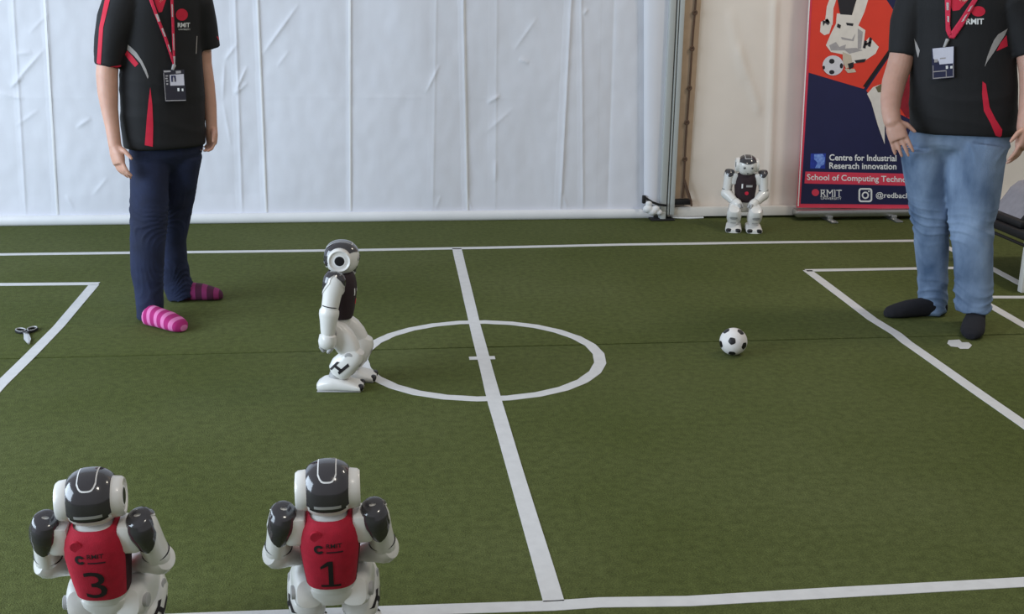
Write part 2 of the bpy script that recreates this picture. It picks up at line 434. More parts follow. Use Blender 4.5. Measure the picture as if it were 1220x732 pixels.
for a, b in zip(r, r[1:]):
    for q in range(2): bm.faces.new((a[q], a[q+1], b[q+1], b[q]))
emit('canvas_strip', bm, TAN, pole, sharp=180)
bm = bmesh.new(); kn = [(829, 0), (828, 15), (826, 37), (824.5, 58), (823, 82), (821.5, 105), (820, 125), (818.5, 146), (817, 168), (816, 190), (815, 214), (813, 236)]
rp = [P(828.5, -140, WY-.068)]+[P(x, y, WY-.068) for x, y in kn]
tube(bm, rp, .006, 8); rope = emit('lacing_rope', bm, ROPE, pole)
bm = bmesh.new(); tube(bm, [P(815, 214, WY-.07), P(819, 228, WY-.075), P(823, 240, WY-.08), P(824, 246, WY-.085)], [.008, .01, .009, .006], 8); emit('rope_tail', bm, ROPE, pole)
for x, y in kn[1:-1:2]:
    bm = bmesh.new(); torus(bm, P(x, y, WY-.072), .010, .006, Vector((1, 0, 0)), Vector((0, 0, 1)), 14, 8); emit('rope_knot', bm, ROPE, pole, rope)
bm = bmesh.new(); a, b = P(803, 244, WY-.08), P(822, 239, WY-.08); box(bm, (a.x, WY-.09, a.z), (b.x, WY-.05, b.z+.008), .002); emit('slot_plate', bm, BLACKIRON, pole)
bm = bmesh.new(); a, b = P(765, 243, WY-.09), P(770, 232, WY-.09); box(bm, (a.x+.004, WY-.09, a.z), (b.x, WY-.06, b.z-.008), .004); emit('strap_block', bm, BLACKIRON, pole)
bm = bmesh.new(); tube(bm, [P(769, 236, WY-.12), P(777, 241, WY-.13), P(785, 244, WY-.13), P(794, 245, WY-.12)], [(.007, .004)]*4, 8); emit('strap', bm, BLACKIRON, pole)
bm = bmesh.new()
for q in ((773, 243, .018), (772, 249, .026), (777, 252, .026), (781, 249, .022), (785, 253, .018)):
    selp(bm, P(q[0], q[1], WY-.13), (q[2]*1.2, q[2], q[2]), 1, 1, 12, 8)
emit('bundled_cloth', voxel(bm, .004, 2), HEM, pole)
bm = bmesh.new(); box(bm, (1.648, WY-.115, 0), (1.682, WY-.05, .05), .006); emit('foot_bracket', bm, ALU, pole)
bm = bmesh.new(); box(bm, (1.59, WY-.13, 0), (1.735, WY-.05, .010), .003); emit('foot_plate', bm, BLACKIRON, pole)

# ================================================================ TAPE LINES
TZ = .0015
def strip(pts, w, label, seed=0, group=None):
    """flat tape along ground points"""
    bm = bmesh.new(); pts = [Vector((p[0], p[1], 0)) for p in pts]; dense = []
    for a, b in zip(pts, pts[1:]):
        n = max(2, int((b-a).length/.12))
        dense += [a.lerp(b, k/n) for k in range(n)]
    dense.append(pts[-1]); r = []
    for i, p in enumerate(dense):
        t = (dense[min(i+1, len(dense)-1)]-dense[max(i-1, 0)]).normalized(); nn = Vector((-t.y, t.x, 0))
        j = .0022*noise.noise(Vector((i*.31, seed*7.7, 0))); j2 = .0022*noise.noise(Vector((i*.31, seed*7.7+3, 0)))
        a, b = p+nn*(w/2+j), p-nn*(w/2+j2)
        r.append([bm.verts.new((a.x, a.y, .0002)), bm.verts.new((a.x, a.y, TZ)), bm.verts.new((b.x, b.y, TZ)), bm.verts.new((b.x, b.y, .0002))])
    for a, b in zip(r, r[1:]):
        for k in range(3): bm.faces.new((a[k], a[k+1], b[k+1], b[k]))
    o = link('tape_line', finish(bm, 'tape_line'), TAPE); tag(o, label, 'tape line', group)
    return o
g2 = lambda x, y: tuple(G(x, y)[:2])
strip([(-6, 6.0), g2(0, 303.5), g2(150, 301.6), g2(423, 298.4), g2(580, 295.5), g2(740, 291.8), g2(940, 288.8), g2(1085, 287.2), (3.085, 5.995)], .047, 'long white tape sideline running along the foot of the tent wall', 1)
strip([(.378, 5.975), g2(565, 383.9), g2(590.3, 481.7), g2(659.8, 717.5)], .049, 'white tape halfway line cutting through the centre circle', 2)
strip([(-3.0, 2.375), (-.6, 2.37), g2(452.5, 729.2), g2(658, 722.3), g2(715, 718.5), g2(820, 717), g2(1000, 706.5), g2(1220, 694.3), (3.1, 2.36)], .045, 'white tape sideline passing just in front of the red jersey robots', 3)
strip([(-2.5, 5.40), g2(0, 339.3), g2(118, 338.2)], .045, 'white tape edge of the penalty box behind the scissors, parallel to sideline', 4, None)
strip([g2(112, 339.5), g2(70.5, 389), g2(34, 426), g2(0, 459), (-1.37, 2.95)], .047, 'white tape front edge of the penalty box beside the scissors', 5)
strip([g2(960, 322.6), g2(1090, 320.3), g2(1135, 319.6), (3.085, 5.378)], .045, 'white tape edge of the penalty box behind the man in faded jeans', 6)
strip([g2(962, 322.5), g2(1000, 351), g2(1038.7, 380.2), g2(1068, 398), g2(1080, 408.2), g2(1220, 506.2), (2.095, 2.95)], .047, 'white tape front edge of the penalty box at the faded jeans man\'s toes', 7)
strip([(3.065, 6.0), g2(1183.3, 321), g2(1216.6, 338.9), (3.063, 3.9), (3.063, 2.36)], .047, 'white tape goal line passing under the low black bench', 8)
strip([(2.69, 4.845), g2(1220, 354.5), (3.05, 4.84)], .043, 'short white tape side of goal area behind faded jeans', 9)
strip([(2.71, 4.86), g2(1180, 364.6), g2(1219, 387.5), (2.705, 3.6)], .047, 'white tape front of goal area by the faded jeans man\'s heel', 10)
# centre circle of short straight tape pieces
bm = bmesh.new(); n = 26; cx, cy, R = .358, 4.165, .4577; r = []
for k in range(n*4):
    seg = k/4; a0 = 2*PI*math.floor(seg)/n; a1 = 2*PI*(math.floor(seg)+1)/n; f = seg-math.floor(seg)
    q = Vector((math.cos(a0), math.sin(a0), 0)).lerp(Vector((math.cos(a1), math.sin(a1), 0)), f)
    rr = R*(1+.006*noise.noise(Vector((q.x*2, q.y*2, 4)))); w = .023+.002*noise.noise(Vector((k*.7, 0, 1)))
    c0 = Vector((cx, cy, 0)); d = q.normalized(); ll = q.length
    r.append([bm.verts.new(c0+d*(rr*ll-w)+Vector((0, 0, .0002))), bm.verts.new(c0+d*(rr*ll-w)+Vector((0, 0, TZ-.0003))), bm.verts.new(c0+d*(rr*ll+w)+Vector((0, 0, TZ-.0003))), bm.verts.new(c0+d*(rr*ll+w)+Vector((0, 0, .0002)))])
for k in range(len(r)):
    a, b = r[k], r[(k+1) % len(r)]
    for q in range(3): bm.faces.new((a[q], a[q+1], b[q+1], b[q]))
tag(link('tape_circle', finish(bm, 'tape_circle'), TAPE), 'white tape centre circle around the kick-off mark', 'tape line')
bm = bmesh.new(); a, b = G(559, 427.5), G(590, 427.5); box(bm, (a.x, a.y-.017, .0002), (b.x, a.y+.017, TZ+.0006))
tag(link('tape_mark', finish(bm, 'tape_mark'), TAPE), 'small white tape cross mark at the circle centre', 'tape mark')
bm = bmesh.new(); cpx = [(1130, 405.5), (1143, 404.8), (1146, 408), (1154, 408), (1158, 411.5), (1156, 414), (1154, 415.8), (1144, 415.8), (1141, 413.8), (1133, 413), (1128.5, 409.5)]
f = [bm.verts.new(G(x, y, .0016)) for x, y in cpx]; f2 = [bm.verts.new(G(x, y, .0002)) for x, y in cpx]
bm.faces.new(f); bm.faces.new(f2[::-1])
for k in range(len(f)): bm.faces.new((f[k], f[(k+1) % len(f)], f2[(k+1) % len(f)], f2[k]))
tag(link('tape_cross', finish(bm, 'tape_cross'), TAPE), 'ragged white tape penalty cross in front of black sock', 'tape mark')

# ================================================================ ROBOTS
ROB = {}
def head_pt(phi, y, s=1.0):
    """phi degrees round the side-to-side axis, 0 front, 90 top, 180 back"""
    a = math.radians(phi); RY = .0535
    q = max(0, 1-(abs(y)/RY)**2.6)**(1/2.6)
    c, sn = math.cos(a), math.sin(a)
    rx = .060 if c > 0 else .061; rz = .058 if sn > 0 else .056
    return Vector((.004+s*rx*sgn(c, .92)*q, y*s, .058+s*rz*sgn(sn, .92)*q))
def head_patch(f0, f1, ymax, s, nphi=40, ny=20, thick=0, yfun=None):
    bm = bmesh.new(); g = []
    for i in range(nphi+1):
        row = []
        for j in range(ny+1):
            t = -1+2*j/ny
            a0 = f0(t) if callable(f0) else f0; a1 = f1(t) if callable(f1) else f1
            ph = a0+(a1-a0)*i/nphi
            ym = yfun(i/nphi) if yfun else 1.0
            row.append(bm.verts.new(head_pt(ph, t*ymax*ym, s)))
        g.append(row)
    for i in range(nphi):
        for j in range(ny): bm.faces.new((g[i][j], g[i][j+1], g[i+1][j+1], g[i+1][j]))
    if thick:
        bmesh.ops.recalc_face_normals(bm, faces=bm.faces)
        bmesh.ops.solidify(bm, geom=bm.faces[:], thickness=thick)
    return bm
def build_robot_meshes():
    def add(k, bm, sharp=40): ROB[k] = finish(bm, k, sharp)
    # ---- head
    bm = bmesh.new(); n = 40; rows = []
    ys = [math.sin(PI/2*(-1+2*j/18))*.0534 for j in range(19)]
    for y in ys: rows.append([bm.verts.new(head_pt(360*k/n, y)) for k in range(n)])
    for a, b in zip(rows, rows[1:]):
        for k in range(n): bm.faces.new((a[k], a[(k+1) % n], b[(k+1) % n], b[k]))
    bm.faces.new(rows[0]); bm.faces.new(rows[-1][::-1]); add('head', bm, 60)
    bm = head_patch(lambda t: 24+24*t*t, lambda t: 206-8*t*t, .050, 1.03, 44, 22); add('skull_shell', bm, 60)
    bm = head_patch(lambda t: 58, lambda t: 148-18*t*t*t*t, .0185, 1.040, 30, 10); add('touch_outline', bm, 60)
    bm = head_patch(lambda t: 61, lambda t: 144.5-17*t*t*t*t, .0160, 1.050, 30, 10); add('touch_panel', bm, 60)
    bm = bmesh.new(); bm2 = head_patch(192, 199, .026, 1.05, 4, 10); me = finish(bm2, 'x'); bm.from_mesh(me); bpy.data.meshes.remove(me)
    add('vent_bar', bm)
    bm = head_patch(209, 216, .030, 1.0, 4, 10, 0); 
    bmesh.ops.translate(bm, verts=bm.verts, vec=(-.002, 0, -.002)); add('vent_lip', bm)
    bm = head_patch(200, 210, .036, 1.022, 4, 10); add('vent_gap', bm)
    for s, nm in ((1, 'ear_l'), (-1, 'ear_r')):
        bm = bmesh.new(); prof = [(.041, .040), (.042, .046), (.040, .062), (.036, .066), (.0325, .0655), (.031, .062), (.0, .0615)]
        if True: prof = [(.041, .036), (.0425, .044), (.0405, .060), (.0365, .0655), (.0325, .0650), (.0305, .0625), (.001, .0622)]
        lathe(bm, [(r, h*s) for r, h in prof], 'y', 36, (-.002, 0, .059)); add(nm, bm, 50)
        bm = bmesh.new(); lathe(bm, [(.017, .0618*s), (.017, .0640*s), (.0145, .0646*s), (.001, .0640*s)], 'y', 24, (-.002, 0, .059)); add(nm+'_speaker', bm, 50)
        bm = bmesh.new(); lathe(bm, [(.0215, .0618*s), (.0215, .0632*s), (.017, .0636*s), (.001, .0630*s)], 'y', 24, (-.002, 0, .059)); add(nm+'_ring', bm, 50)
    for s, nm in ((1, 'eye_l'), (-1, 'eye_r')):
        bm = bmesh.new(); p = head_pt(4, .021*s, 1.0); selp(bm, p+Vector((-.003, 0, 0)), (.006, .0095, .0095), 1, 1, 16, 10); add(nm, bm)
        bm = bmesh.new(); selp(bm, p+Vector((.0015, 0, 0)), (.0035, .0045, .0045), 1, 1, 12, 8); add(nm+'_pupil', bm)
    bm = bmesh.new(); p = head_pt(-32, 0); selp(bm, p, (.004, .005, .004), 1, 1, 12, 8); add('mouth_camera', bm)
    bm = bmesh.new(); lathe(bm, [(.026, -.022), (.024, -.006), (.021, .004), (.021, .02)], 'z', 24); add('neck', bm)
    # ---- torso (origin torso centre)
    bm = bmesh.new(); X, Y = Vector((1, 0, 0)), Vector((0, 1, 0))
    def sec(z, rx, ry, x=0, pw=2.6): return (Vector((x, 0, z)), X, Y, rx, ry, pw)
    loft(bm, [sec(-.072, .030, .036), sec(-.066, .040, .046), sec(-.02, .046, .052), sec(.04, .052, .058), sec(.085, .050, .058), sec(.108, .042, .048), sec(.120, .028, .030)], 32); add('torso', bm)
    # jersey: red panels + side panels
    J = [sec(-.045, .0475, .0525), sec(-.036, .049, .0535), sec(-.02, .052, .0555), sec(.02, .056, .060), sec(.05, .058, .0625), sec(.075, .0565, .061), sec(.095, .052, .0565), sec(.110, .045, .049), sec(.119, .036, .039)]
    bmj = bmesh.new(); rings, fs = loft(bmj, J, 48, False); bmj.faces.ensure_lookup_table()
    side = []; front = []
    for i, f in enumerate(fs):
        k = i % 48; row = i//48; a = (k+.5)/48*360; da = min(abs(a-90), abs(a-270))
        (side if (da < 26 and row < 6) else front).append(i)
    for key, keep in (('jersey', front), ('side_panel_l', [i for i in side if (i % 48) < 24]), ('side_panel_r', [i for i in side if (i % 48) >= 24])):
        b2 = bmj.copy(); b2.faces.ensure_lookup_table()
        ks = set(keep); bmesh.ops.delete(b2, geom=[f for i, f in enumerate(b2.faces) if i not in ks], context='FACES')
        bmesh.ops.solidify(b2, geom=b2.faces[:], thickness=-.0012)
        add(key, b2, 60)
    bvh = BVHTree.FromBMesh(bmj); bmj.free()
    def on_jersey(bm, sidex, off=.0022):
        subdiv(bm, .006); dead = []
        for v in bm.verts:
            yy = v.co.x*(1 if sidex > 0 else -1)
            h = bvh.ray_cast(Vector((sidex, yy, v.co.y)), Vector((-sidex, 0, 0)))
            if h[0] is None: dead.append(v)
            else: v.co = h[0]+Vector((sidex*off, 0, 0))
        bmesh.ops.delete(bm, geom=dead, context='VERTS'); return bm
    b = text_fit('3', -.021, .022, -.036, .036, False, .0); add('number_3', on_jersey(b, -1))
    b = poly_bm([[(-.004, -.036), (.006, -.036), (.006, .036), (-.002, .036), (-.004, .034)], [(-.004, .0365), (-.004, .024), (-.020, .015), (-.020, .022)], [(-.020, -.036), (-.0035, -.036), (-.0035, -.0295), (-.020, -.0295)], [(.0055, -.036), (.021, -.036), (.021, -.0295), (.0055, -.0295)]]); add('number_1', on_jersey(b, -1))
    ringp = []
    for k in range(16):
        a0 = math.radians(30+300*k/16); a1 = math.radians(30+300*(k+1)/16)
        w0, w1 = .0105-.002*(k/16), .0105
        ringp.append([(-.021+.0105*math.cos(a0), .066+.0105*math.sin(a0)), (-.021+.0105*math.cos(a1), .066+.0105*math.sin(a1)), (-.021+.0045*math.cos(a1), .066+.0045*math.sin(a1)), (-.021+.0045*math.cos(a0), .066+.0045*math.sin(a0))])
    add('back_emblem', on_jersey(poly_bm(ringp), -1))
    add('back_lettering', on_jersey(text_fit('RMIT', -.006, .026, .069, .079, False, .01), -1))
    b = poly_bm([[(-.006, .057), (.028, .057), (.028, .0605), (-.006, .0605)]]); add('back_underline', on_jersey(b, -1))
    add('chest_emblem', on_jersey(poly_bm([ellipse_pts(.006, .012, .011, .011, 16)]), 1))
    add('chest_stripe', on_jersey(poly_bm([[(.0, .048), (.036, .048), (.036, .060), (.0, .060)]]), 1))
    add('chest_tab', on_jersey(poly_bm([[(-.026, .040), (-.018, .040), (-.018, .066), (-.026, .066)]]), 1))
    bm = bmesh.new(); lathe(bm, [(.0115, -.003), (.0115, .004), (.009, .006), (.001, .0065)], 'x', 20); add('chest_button', bm)
    bm = bmesh.new(); loft(bm, [sec(-.110, .018, .020), sec(-.104, .030, .034, 0, 3), sec(-.080, .036, .050, 0, 3), sec(-.064, .036, .050, 0, 3), sec(-.058, .028, .04)], 28); add('pelvis', bm)
    # ---- shoulders & arms: frame origin shoulder, -Z down the arm, +X robot front
    for s, nm in ((1, 'l'), (-1, 'r')):
        bm = bmesh.new(); box(bm, (-.030, -.046*s if s > 0 else -.0, -.045), (.030, 0 if s > 0 else .046, .024), .012); add('shoulder_bracket_'+nm, bm)
    bm = bmesh.new(); loft(bm, [(Vector((0, 0, .036)), X, Y, .014, .012), (Vector((0, 0, .032)), X, Y, .026, .021), (Vector((0, 0, .018)), X, Y, .034, .0275), (Vector((0, 0, 0)), X, Y, .0365, .0295), (Vector((0, 0, -.025)), X, Y, .0345, .0285), (Vector((0, 0, -.05)), X, Y, .0315, .0275), (Vector((0, 0, -.085)), X, Y, .0295, .0270), (Vector((0, 0, -.107)), X, Y, .0285, .0265), (Vector((0, 0, -.115)), X, Y, .022, .020)], 28); add('upper_arm', bm)
    AS = [(-.107, .0285, .0265), (-.085, .0295, .027), (-.05, .0315, .0275), (-.025, .0345, .0285), (0, .0365, .0295), (.018, .034, .0275), (.032, .026, .021), (.036, .014, .012), (.0365, .004, .004)]
    def arm_r(z):
        for a, b in zip(AS, AS[1:]):
            if z <= b[0]:
                t = (z-a[0])/(b[0]-a[0]); return a[1]+(b[1]-a[1])*t, a[2]+(b[2]-a[2])*t
        return AS[-1][1:]
    def cap(sx, z0, z1, amax, infl):
        b = bmesh.new(); g = []
        for i in range(19):
            u = i/18; z = z0+(z1-z0)*(1-(1-u)**1.6); rx, ry = arm_r(z); am = amax*min(1, (max(.004, u)/.40))**.55; kk = max(0, min(1, (z-.014)/.018)); am = am+(1.60-am)*kk
            g.append([b.verts.new((sx*(rx*math.cos(am*q/8)+infl*(1-kk)), (ry+infl)*math.sin(am*q/8), z+infl*(.2+.8*max(0, z/.036)))) for q in range(-8, 9)])
        for a_, c_ in zip(g, g[1:]):
            for q in range(16): b.faces.new((a_[q], a_[q+1], c_[q+1], c_[q]))
        bmesh.ops.recalc_face_normals(b, faces=b.faces)
        return b
    add('shoulder_cap_back', cap(-1, -.042, .0365, 1.12, .0032), 80); add('cap_rim_back', cap(-1, -.048, .0365, 1.34, .0018), 80)
    add('shoulder_cap_front', cap(1, -.004, .0365, 1.0, .0032), 80); add('cap_rim_front', cap(1, -.010, .0365, 1.2, .0018), 80)
    # forearm: origin elbow, -Z to the wrist
    bm = bmesh.new(); loft(bm, [(Vector((0, 0, .026)), X, Y, .012, .012), (Vector((0, 0, .022)), X, Y, .026, .024), (Vector((0, 0, .008)), X, Y, .034, .0315), (Vector((0, 0, -.006)), X, Y, .0345, .0320), (Vector((0, 0, -.03)), X, Y, .030, .028), (Vector((0, 0, -.06)), X, Y, .0265, .025), (Vector((0, 0, -.074)), X, Y, .024, .023), (Vector((0, 0, -.078)), X, Y, .016, .016)], 28); add('forearm', bm)
    bm = bmesh.new(); torus(bm, (0, 0, .0), .0275, .002, X, Y, 28, 6); add('elbow_gap', bm)
    bm = bmesh.new(); loft(bm, [(Vector((0, 0, .006)), X, Y, .018, .018), (Vector((0, 0, -.002)), X, Y, .029, .025), (Vector((0, 0, -.024)), X, Y, .032, .026), (Vector((0, 0, -.042)), X, Y, .028, .022), (Vector((0, 0, -.050)), X, Y, .016, .013)], 20); add('hand', bm)
    for k, (x, y) in enumerate(((.012, -.008), (.012, .010), (-.016, .0))):
        bm = bmesh.new(); sx = 1 if x > 0 else -1
        ltube(bm, [(x, y, -.036), (x+sx*.004, y, -.048), (x-sx*.004, y, -.058)], [.009, .0085, .0075], 10); add('finger_%d' % k, bm)
    # ---- legs: thigh origin hip -Z to knee, +X front
    bm = bmesh.new(); loft(bm, [(Vector((0, 0, .03)), X, Y, .014, .014, 3), (Vector((0, 0, .026)), X, Y, .030, .026, 3), (Vector((.002, 0, .0)), X, Y, .040, .032, 3), (Vector((.006, 0, -.035)), X, Y, .043, .034, 3), (Vector((.006, 0, -.07)), X, Y, .040, .034, 3), (Vector((.004, 0, -.096)), X, Y, .034, .031, 3), (Vector((.002, 0, -.106)), X, Y, .02, .02, 3)], 28); add('thigh', bm)
    bm = bmesh.new(); loft(bm, [(Vector((.006, 0, .032)), X, Y, .014, .018), (Vector((.008, 0, .027)), X, Y, .028, .029, 2.6), (Vector((.009, 0, .008)), X, Y, .039, .038, 2.6), (Vector((.006, 0, -.02)), X, Y, .043, .041, 2.6), (Vector((.000, 0, -.05)), X, Y, .046, .042, 2.6), (Vector((-.002, 0, -.078)), X, Y, .041, .038, 2.6), (Vector((0, 0, -.092)), X, Y, .030, .028, 2.6)], 28); add('shin', bm)
    for s, nm in ((1, 'l'), (-1, 'r')):
        bm = bmesh.new(); lathe(bm, [(.015, .028*s), (.015, .0365*s), (.012, .038*s), (.001, .038*s)], 'y', 20); add('joint_disc_'+nm, bm)
        bb = bmesh.new(); bb.from_mesh(ROB['shin']); bv = BVHTree.FromBMesh(bb); bb.free()
        b = poly_bm([[(.010, -.018), (.020, -.024), (.006, -.074), (-.003, -.068)], [(-.016, -.032), (-.026, -.038), (-.034, -.082), (-.025, -.077)], [(.009, -.050), (.006, -.061), (-.028, -.060), (-.024, -.049)]])
        subdiv(b, .004)
        for v in b.verts:
            h = bv.ray_cast(Vector((v.co.x, .2*s, v.co.y)), Vector((0, -s, 0)))
            v.co = (h[0] if h[0] else Vector((v.co.x, .04*s, v.co.y)))+Vector((0, .0012*s, 0))
        add('shin_mark_'+nm, b)
        b = poly_bm([[(.01, .016), (.022, .010), (.024, -.004), (.012, .0)]]); subdiv(b, .004)
    # grille on the front of the shin
    bb = bmesh.new(); bb.from_mesh(ROB['shin']); bv = BVHTree.FromBMesh(bb); bb.free()
    b = poly_bm([[(-.017, -.052), (.017, -.052), (.015, -.062), (-.015, -.062)]]); subdiv(b, .005)
    for v in b.verts:
        h = bv.ray_cast(Vector((.2, v.co.x, v.co.y)), Vector((-1, 0, 0))); v.co = h[0]+Vector((.0012, 0, 0))
    add('shin_grille', b)
    b = poly_bm([ellipse_pts(0, -.01, .022, .012, 18)]); subdiv(b, .005)
    for v in b.verts:
        h = bv.ray_cast(Vector((.2, v.co.x, v.co.y)), Vector((-1, 0, 0))); v.co = h[0]+Vector((.0012, 0, 0))
    add('knee_pad', b)
    bm = bmesh.new(); lathe(bm, [(.026, -.012), (.028, .002), (.024, .016), (.012, .022)], 'z', 20); add('ankle', bm)
    # foot: origin ankle, sole at z=-.045
    bm = bmesh.new()
    def fs_(x, w, z1, z0=-.045): return (Vector((x, 0, (z1+z0)/2)), Y, Vector((0, 0, 1)), w, (z1-z0)/2, 3.2)
    loft(bm, [fs_(-.070, .016, -.024), fs_(-.064, .032, -.016), (fs_(-.045, .040, -.004)), fs_(-.01, .043, .004), fs_(.03, .045, -.004), fs_(.065, .047, -.016), fs_(.085, .045, -.022), fs_(.094, .030, -.028)], 28); add('foot', bm)
    bm = bmesh.new()
    for s in (1, -1): selp(bm, (.086, .026*s, -.031), (.0115, .017, .011), .8, .8, 14, 8)
    add('toe_bumper', bm)
    bm = bmesh.new(); box(bm, (-.066, -.040, -.0452), (.088, .040, -.041), .003); add('sole', bm)
build_robot_meshes()
def aim(A, B, ref):
    z = (A-B).normalized(); x = (ref-z*ref.dot(z)).normalized(); y = z.cross(x)
    M = Matrix.Identity(4)
    for i in range(3): M[i][0], M[i][1], M[i][2], M[i][3] = x[i], y[i], z[i], A[i]
    return M
def robot(loc, rz, label, jersey, hip, feet, arms, head=(0, 0), tpitch=0, number=None, group=None, splay=.0, side=None):
    """hip: (x, z) of the hip axis; feet: {side: (x, y, yaw)}; arms: {side: (elbow, wrist)} in torso frame"""
    root = empty('humanoid_robot', loc, rz); tag(root, label, 'robot', group)
    def part(name, key, material, mtx=None, parent=None):
        me = ROB[key]
        if material.name not in [m_.name for m_ in me.materials if m_] and len(me.materials): me = me.copy(); me.materials.clear()
        return link(name, me, material, parent or root, None, mtx)
    T = Matrix.Translation((hip[0], 0, hip[1])) @ Matrix.Rotation(tpitch, 4, 'Y') @ Matrix.Translation((0, 0, .085))
    part('torso', 'torso', PLASTIC, T)
    j = part('jersey', 'jersey', jersey, T)
    for q in 'lr': part('side_panel', 'side_panel_'+q, side or MAROON, None, j)
    if number:
        part('number', 'number_'+number, BLACKINK, None, j)
        part('back_emblem', 'back_emblem', BLACKINK, None, j); part('back_lettering', 'back_lettering', BLACKINK, None, j); part('back_underline', 'back_underline', MAROON, None, j)
        part('back_tab', 'chest_button', jersey, Matrix.Translation((-.050, .026, .094)), j)
    else:
        part('chest_emblem', 'chest_emblem', SHIRT_RED, None, j); part('chest_stripe', 'chest_stripe', PLASTIC_G, None, j); part('chest_tab', 'chest_tab', WHITEINK, None, j)
    part('pelvis', 'pelvis', PLASTIC, T)
    HM = T @ Matrix.Translation((0, 0, .110)) @ Matrix.Rotation(head[0], 4, 'Z') @ Matrix.Rotation(head[1], 4, 'Y')
    part('neck', 'neck', PLASTIC, T @ Matrix.Translation((0, 0, .110)))
    h = part('head', 'head', PLASTIC, HM)
    part('skull_shell', 'skull_shell', DARKGLOSS, None, h)
    part('touch_outline', 'touch_outline', WHITEINK, None, h); part('touch_panel', 'touch_panel', DARKGLOSS, None, h)
    part('vent_bar', 'vent_bar', PLASTIC_G, None, h); part('vent_gap', 'vent_gap', BLACKP, None, h); part('vent_lip', 'vent_lip', PLASTIC, None, h)
    for s in 'lr':
        part('ear', 'ear_'+s, PLASTIC, None, h); part('ear_speaker', 'ear_%s_speaker' % s, BLACKP, None, h); part('ear_ring', 'ear_%s_ring' % s, WHITEINK, None, h)
        part('eye', 'eye_'+s, PLASTIC_G, None, h); part('pupil', 'eye_%s_pupil' % s, BLACKP, None, h)
    part('mouth_camera', 'mouth_camera', BLACKP, None, h)
    fwd = (T.to_3x3() @ Vector((1, 0, 0)))
    for s, sy in (('l', 1), ('r', -1)):
        sh = T @ Vector((0, .096*sy, .1)); e0, w0 = arms[s]
        el = T @ Vector(e0); wr = T @ Vector(w0)
        part('shoulder_bracket', 'shoulder_bracket_'+s, PLASTIC, T @ Matrix.Translation((0, .092*sy, .097)))
        ua = part('upper_arm', 'upper_arm', PLASTIC, aim(sh, el, fwd))
        for q in ('back', 'front'):
            part('cap_rim', 'cap_rim_'+q, PLASTIC, None, ua); part('shoulder_cap', 'shoulder_cap_'+q, DARKGLOSS, None, ua)
        part('elbow_gap', 'elbow_gap', BLACKP, Matrix.Translation((0, 0, -(sh-el).length+.024)), ua)
        fr = Vector((0, 0, 1)) if abs((wr-el).normalized().z) < .8 else fwd
        FA = aim(el, wr, fr); part('forearm', 'forearm', PLASTIC, FA)
        hd = part('hand', 'hand', PLASTIC, FA @ Matrix.Translation((0, 0, -.080)))
        for k in range(3): part('finger', 'finger_%d' % k, PLASTIC_G, None, hd)
        hp = T @ Vector((0, .05*sy, -.085)); fx, fy, fyaw = feet[s]
        an = Vector((fx, fy, .045)); L1, L2 = .1, .103
        d = an-hp; D = min(d.length, L1+L2-.001); a = (L1*L1-L2*L2+D*D)/(2*D); hgt = math.sqrt(max(0, L1*L1-a*a))
        kd = Vector((1, splay*sy, .15)); kd = (kd-d.normalized()*kd.dot(d.normalized())).normalized()
        kn = hp+d.normalized()*a+kd*hgt
        th = part('thigh', 'thigh', PLASTIC, aim(hp, kn, kd)); part('joint_disc', 'joint_disc_'+s, PLASTIC_G, None, th)
        sn = part('shin', 'shin', PLASTIC, aim(kn, an, kd)); part('joint_disc', 'joint_disc_'+s, PLASTIC_G, None, sn)
        part('shin_mark', 'shin_mark_'+s, BLACKINK, None, sn); part('shin_grille', 'shin_grille', PLASTIC_G, None, sn); part('knee_pad', 'knee_pad', PLASTIC_G, None, sn)
        part('ankle', 'ankle', PLASTIC_G, Matrix.Translation(an))
        FM = Matrix.Translation(an) @ Matrix.Rotation(fyaw, 4, 'Z')
        ft = part('foot', 'foot', PLASTIC, FM); part('toe_bumper', 'toe_bumper', BLACKP, None, ft); part('sole', 'sole', PLASTIC_G, None, ft)
    return root
CROUCH_ARMS = {'l': ((.026, .112, .0), (.066, .052, -.036)), 'r': ((.026, -.112, .0), (.066, -.052, -.036))}
CROUCH_FEET = {'l': (.0, .055, .06), 'r': (.0, -.055, -.06)}
robot((-.130, 2.245, 0), PI/2+.02, 'white robot in red jersey numbered 1, seen from behind', RED_J, (-.03, .146), CROUCH_FEET, CROUCH_ARMS, (0, .20), -.17, '1', splay=.12)
robot((-.598, 2.245, 0), PI/2-.02, 'white robot in red jersey numbered 3, head turned slightly aside', RED_J, (-.03, .145), CROUCH_FEET, CROUCH_ARMS, (.10, .20), -.17, '3', splay=.12)
robot((-.158, 3.905, 0), -.17, 'white robot in black jersey standing beside the centre circle, facing the ball', BLACK_J, (-.015, .215), {'l': (.012, .052, .05), 'r': (-.016, -.052, .08)}, {'l': ((-.012, .112, -.004), (-.010, .112, -.062)), 'r': ((-.012, -.108, -.004), (-.014, -.108, -.062))}, (.16, .02), .06, None, splay=.08, side=BLACK_J)
robot((2.07, 6.335, 0), -PI/2-.24, 'white robot in black jersey crouching against the cream tent wall beside banner', BLACK_J, (-.035, .128), CROUCH_FEET, {'l': ((.010, .106, -.002), (.066, .058, -.040)), 'r': ((.010, -.106, -.002), (.066, -.058, -.040))}, (.06, .16), .05, None, splay=.10, side=BLACK_J)

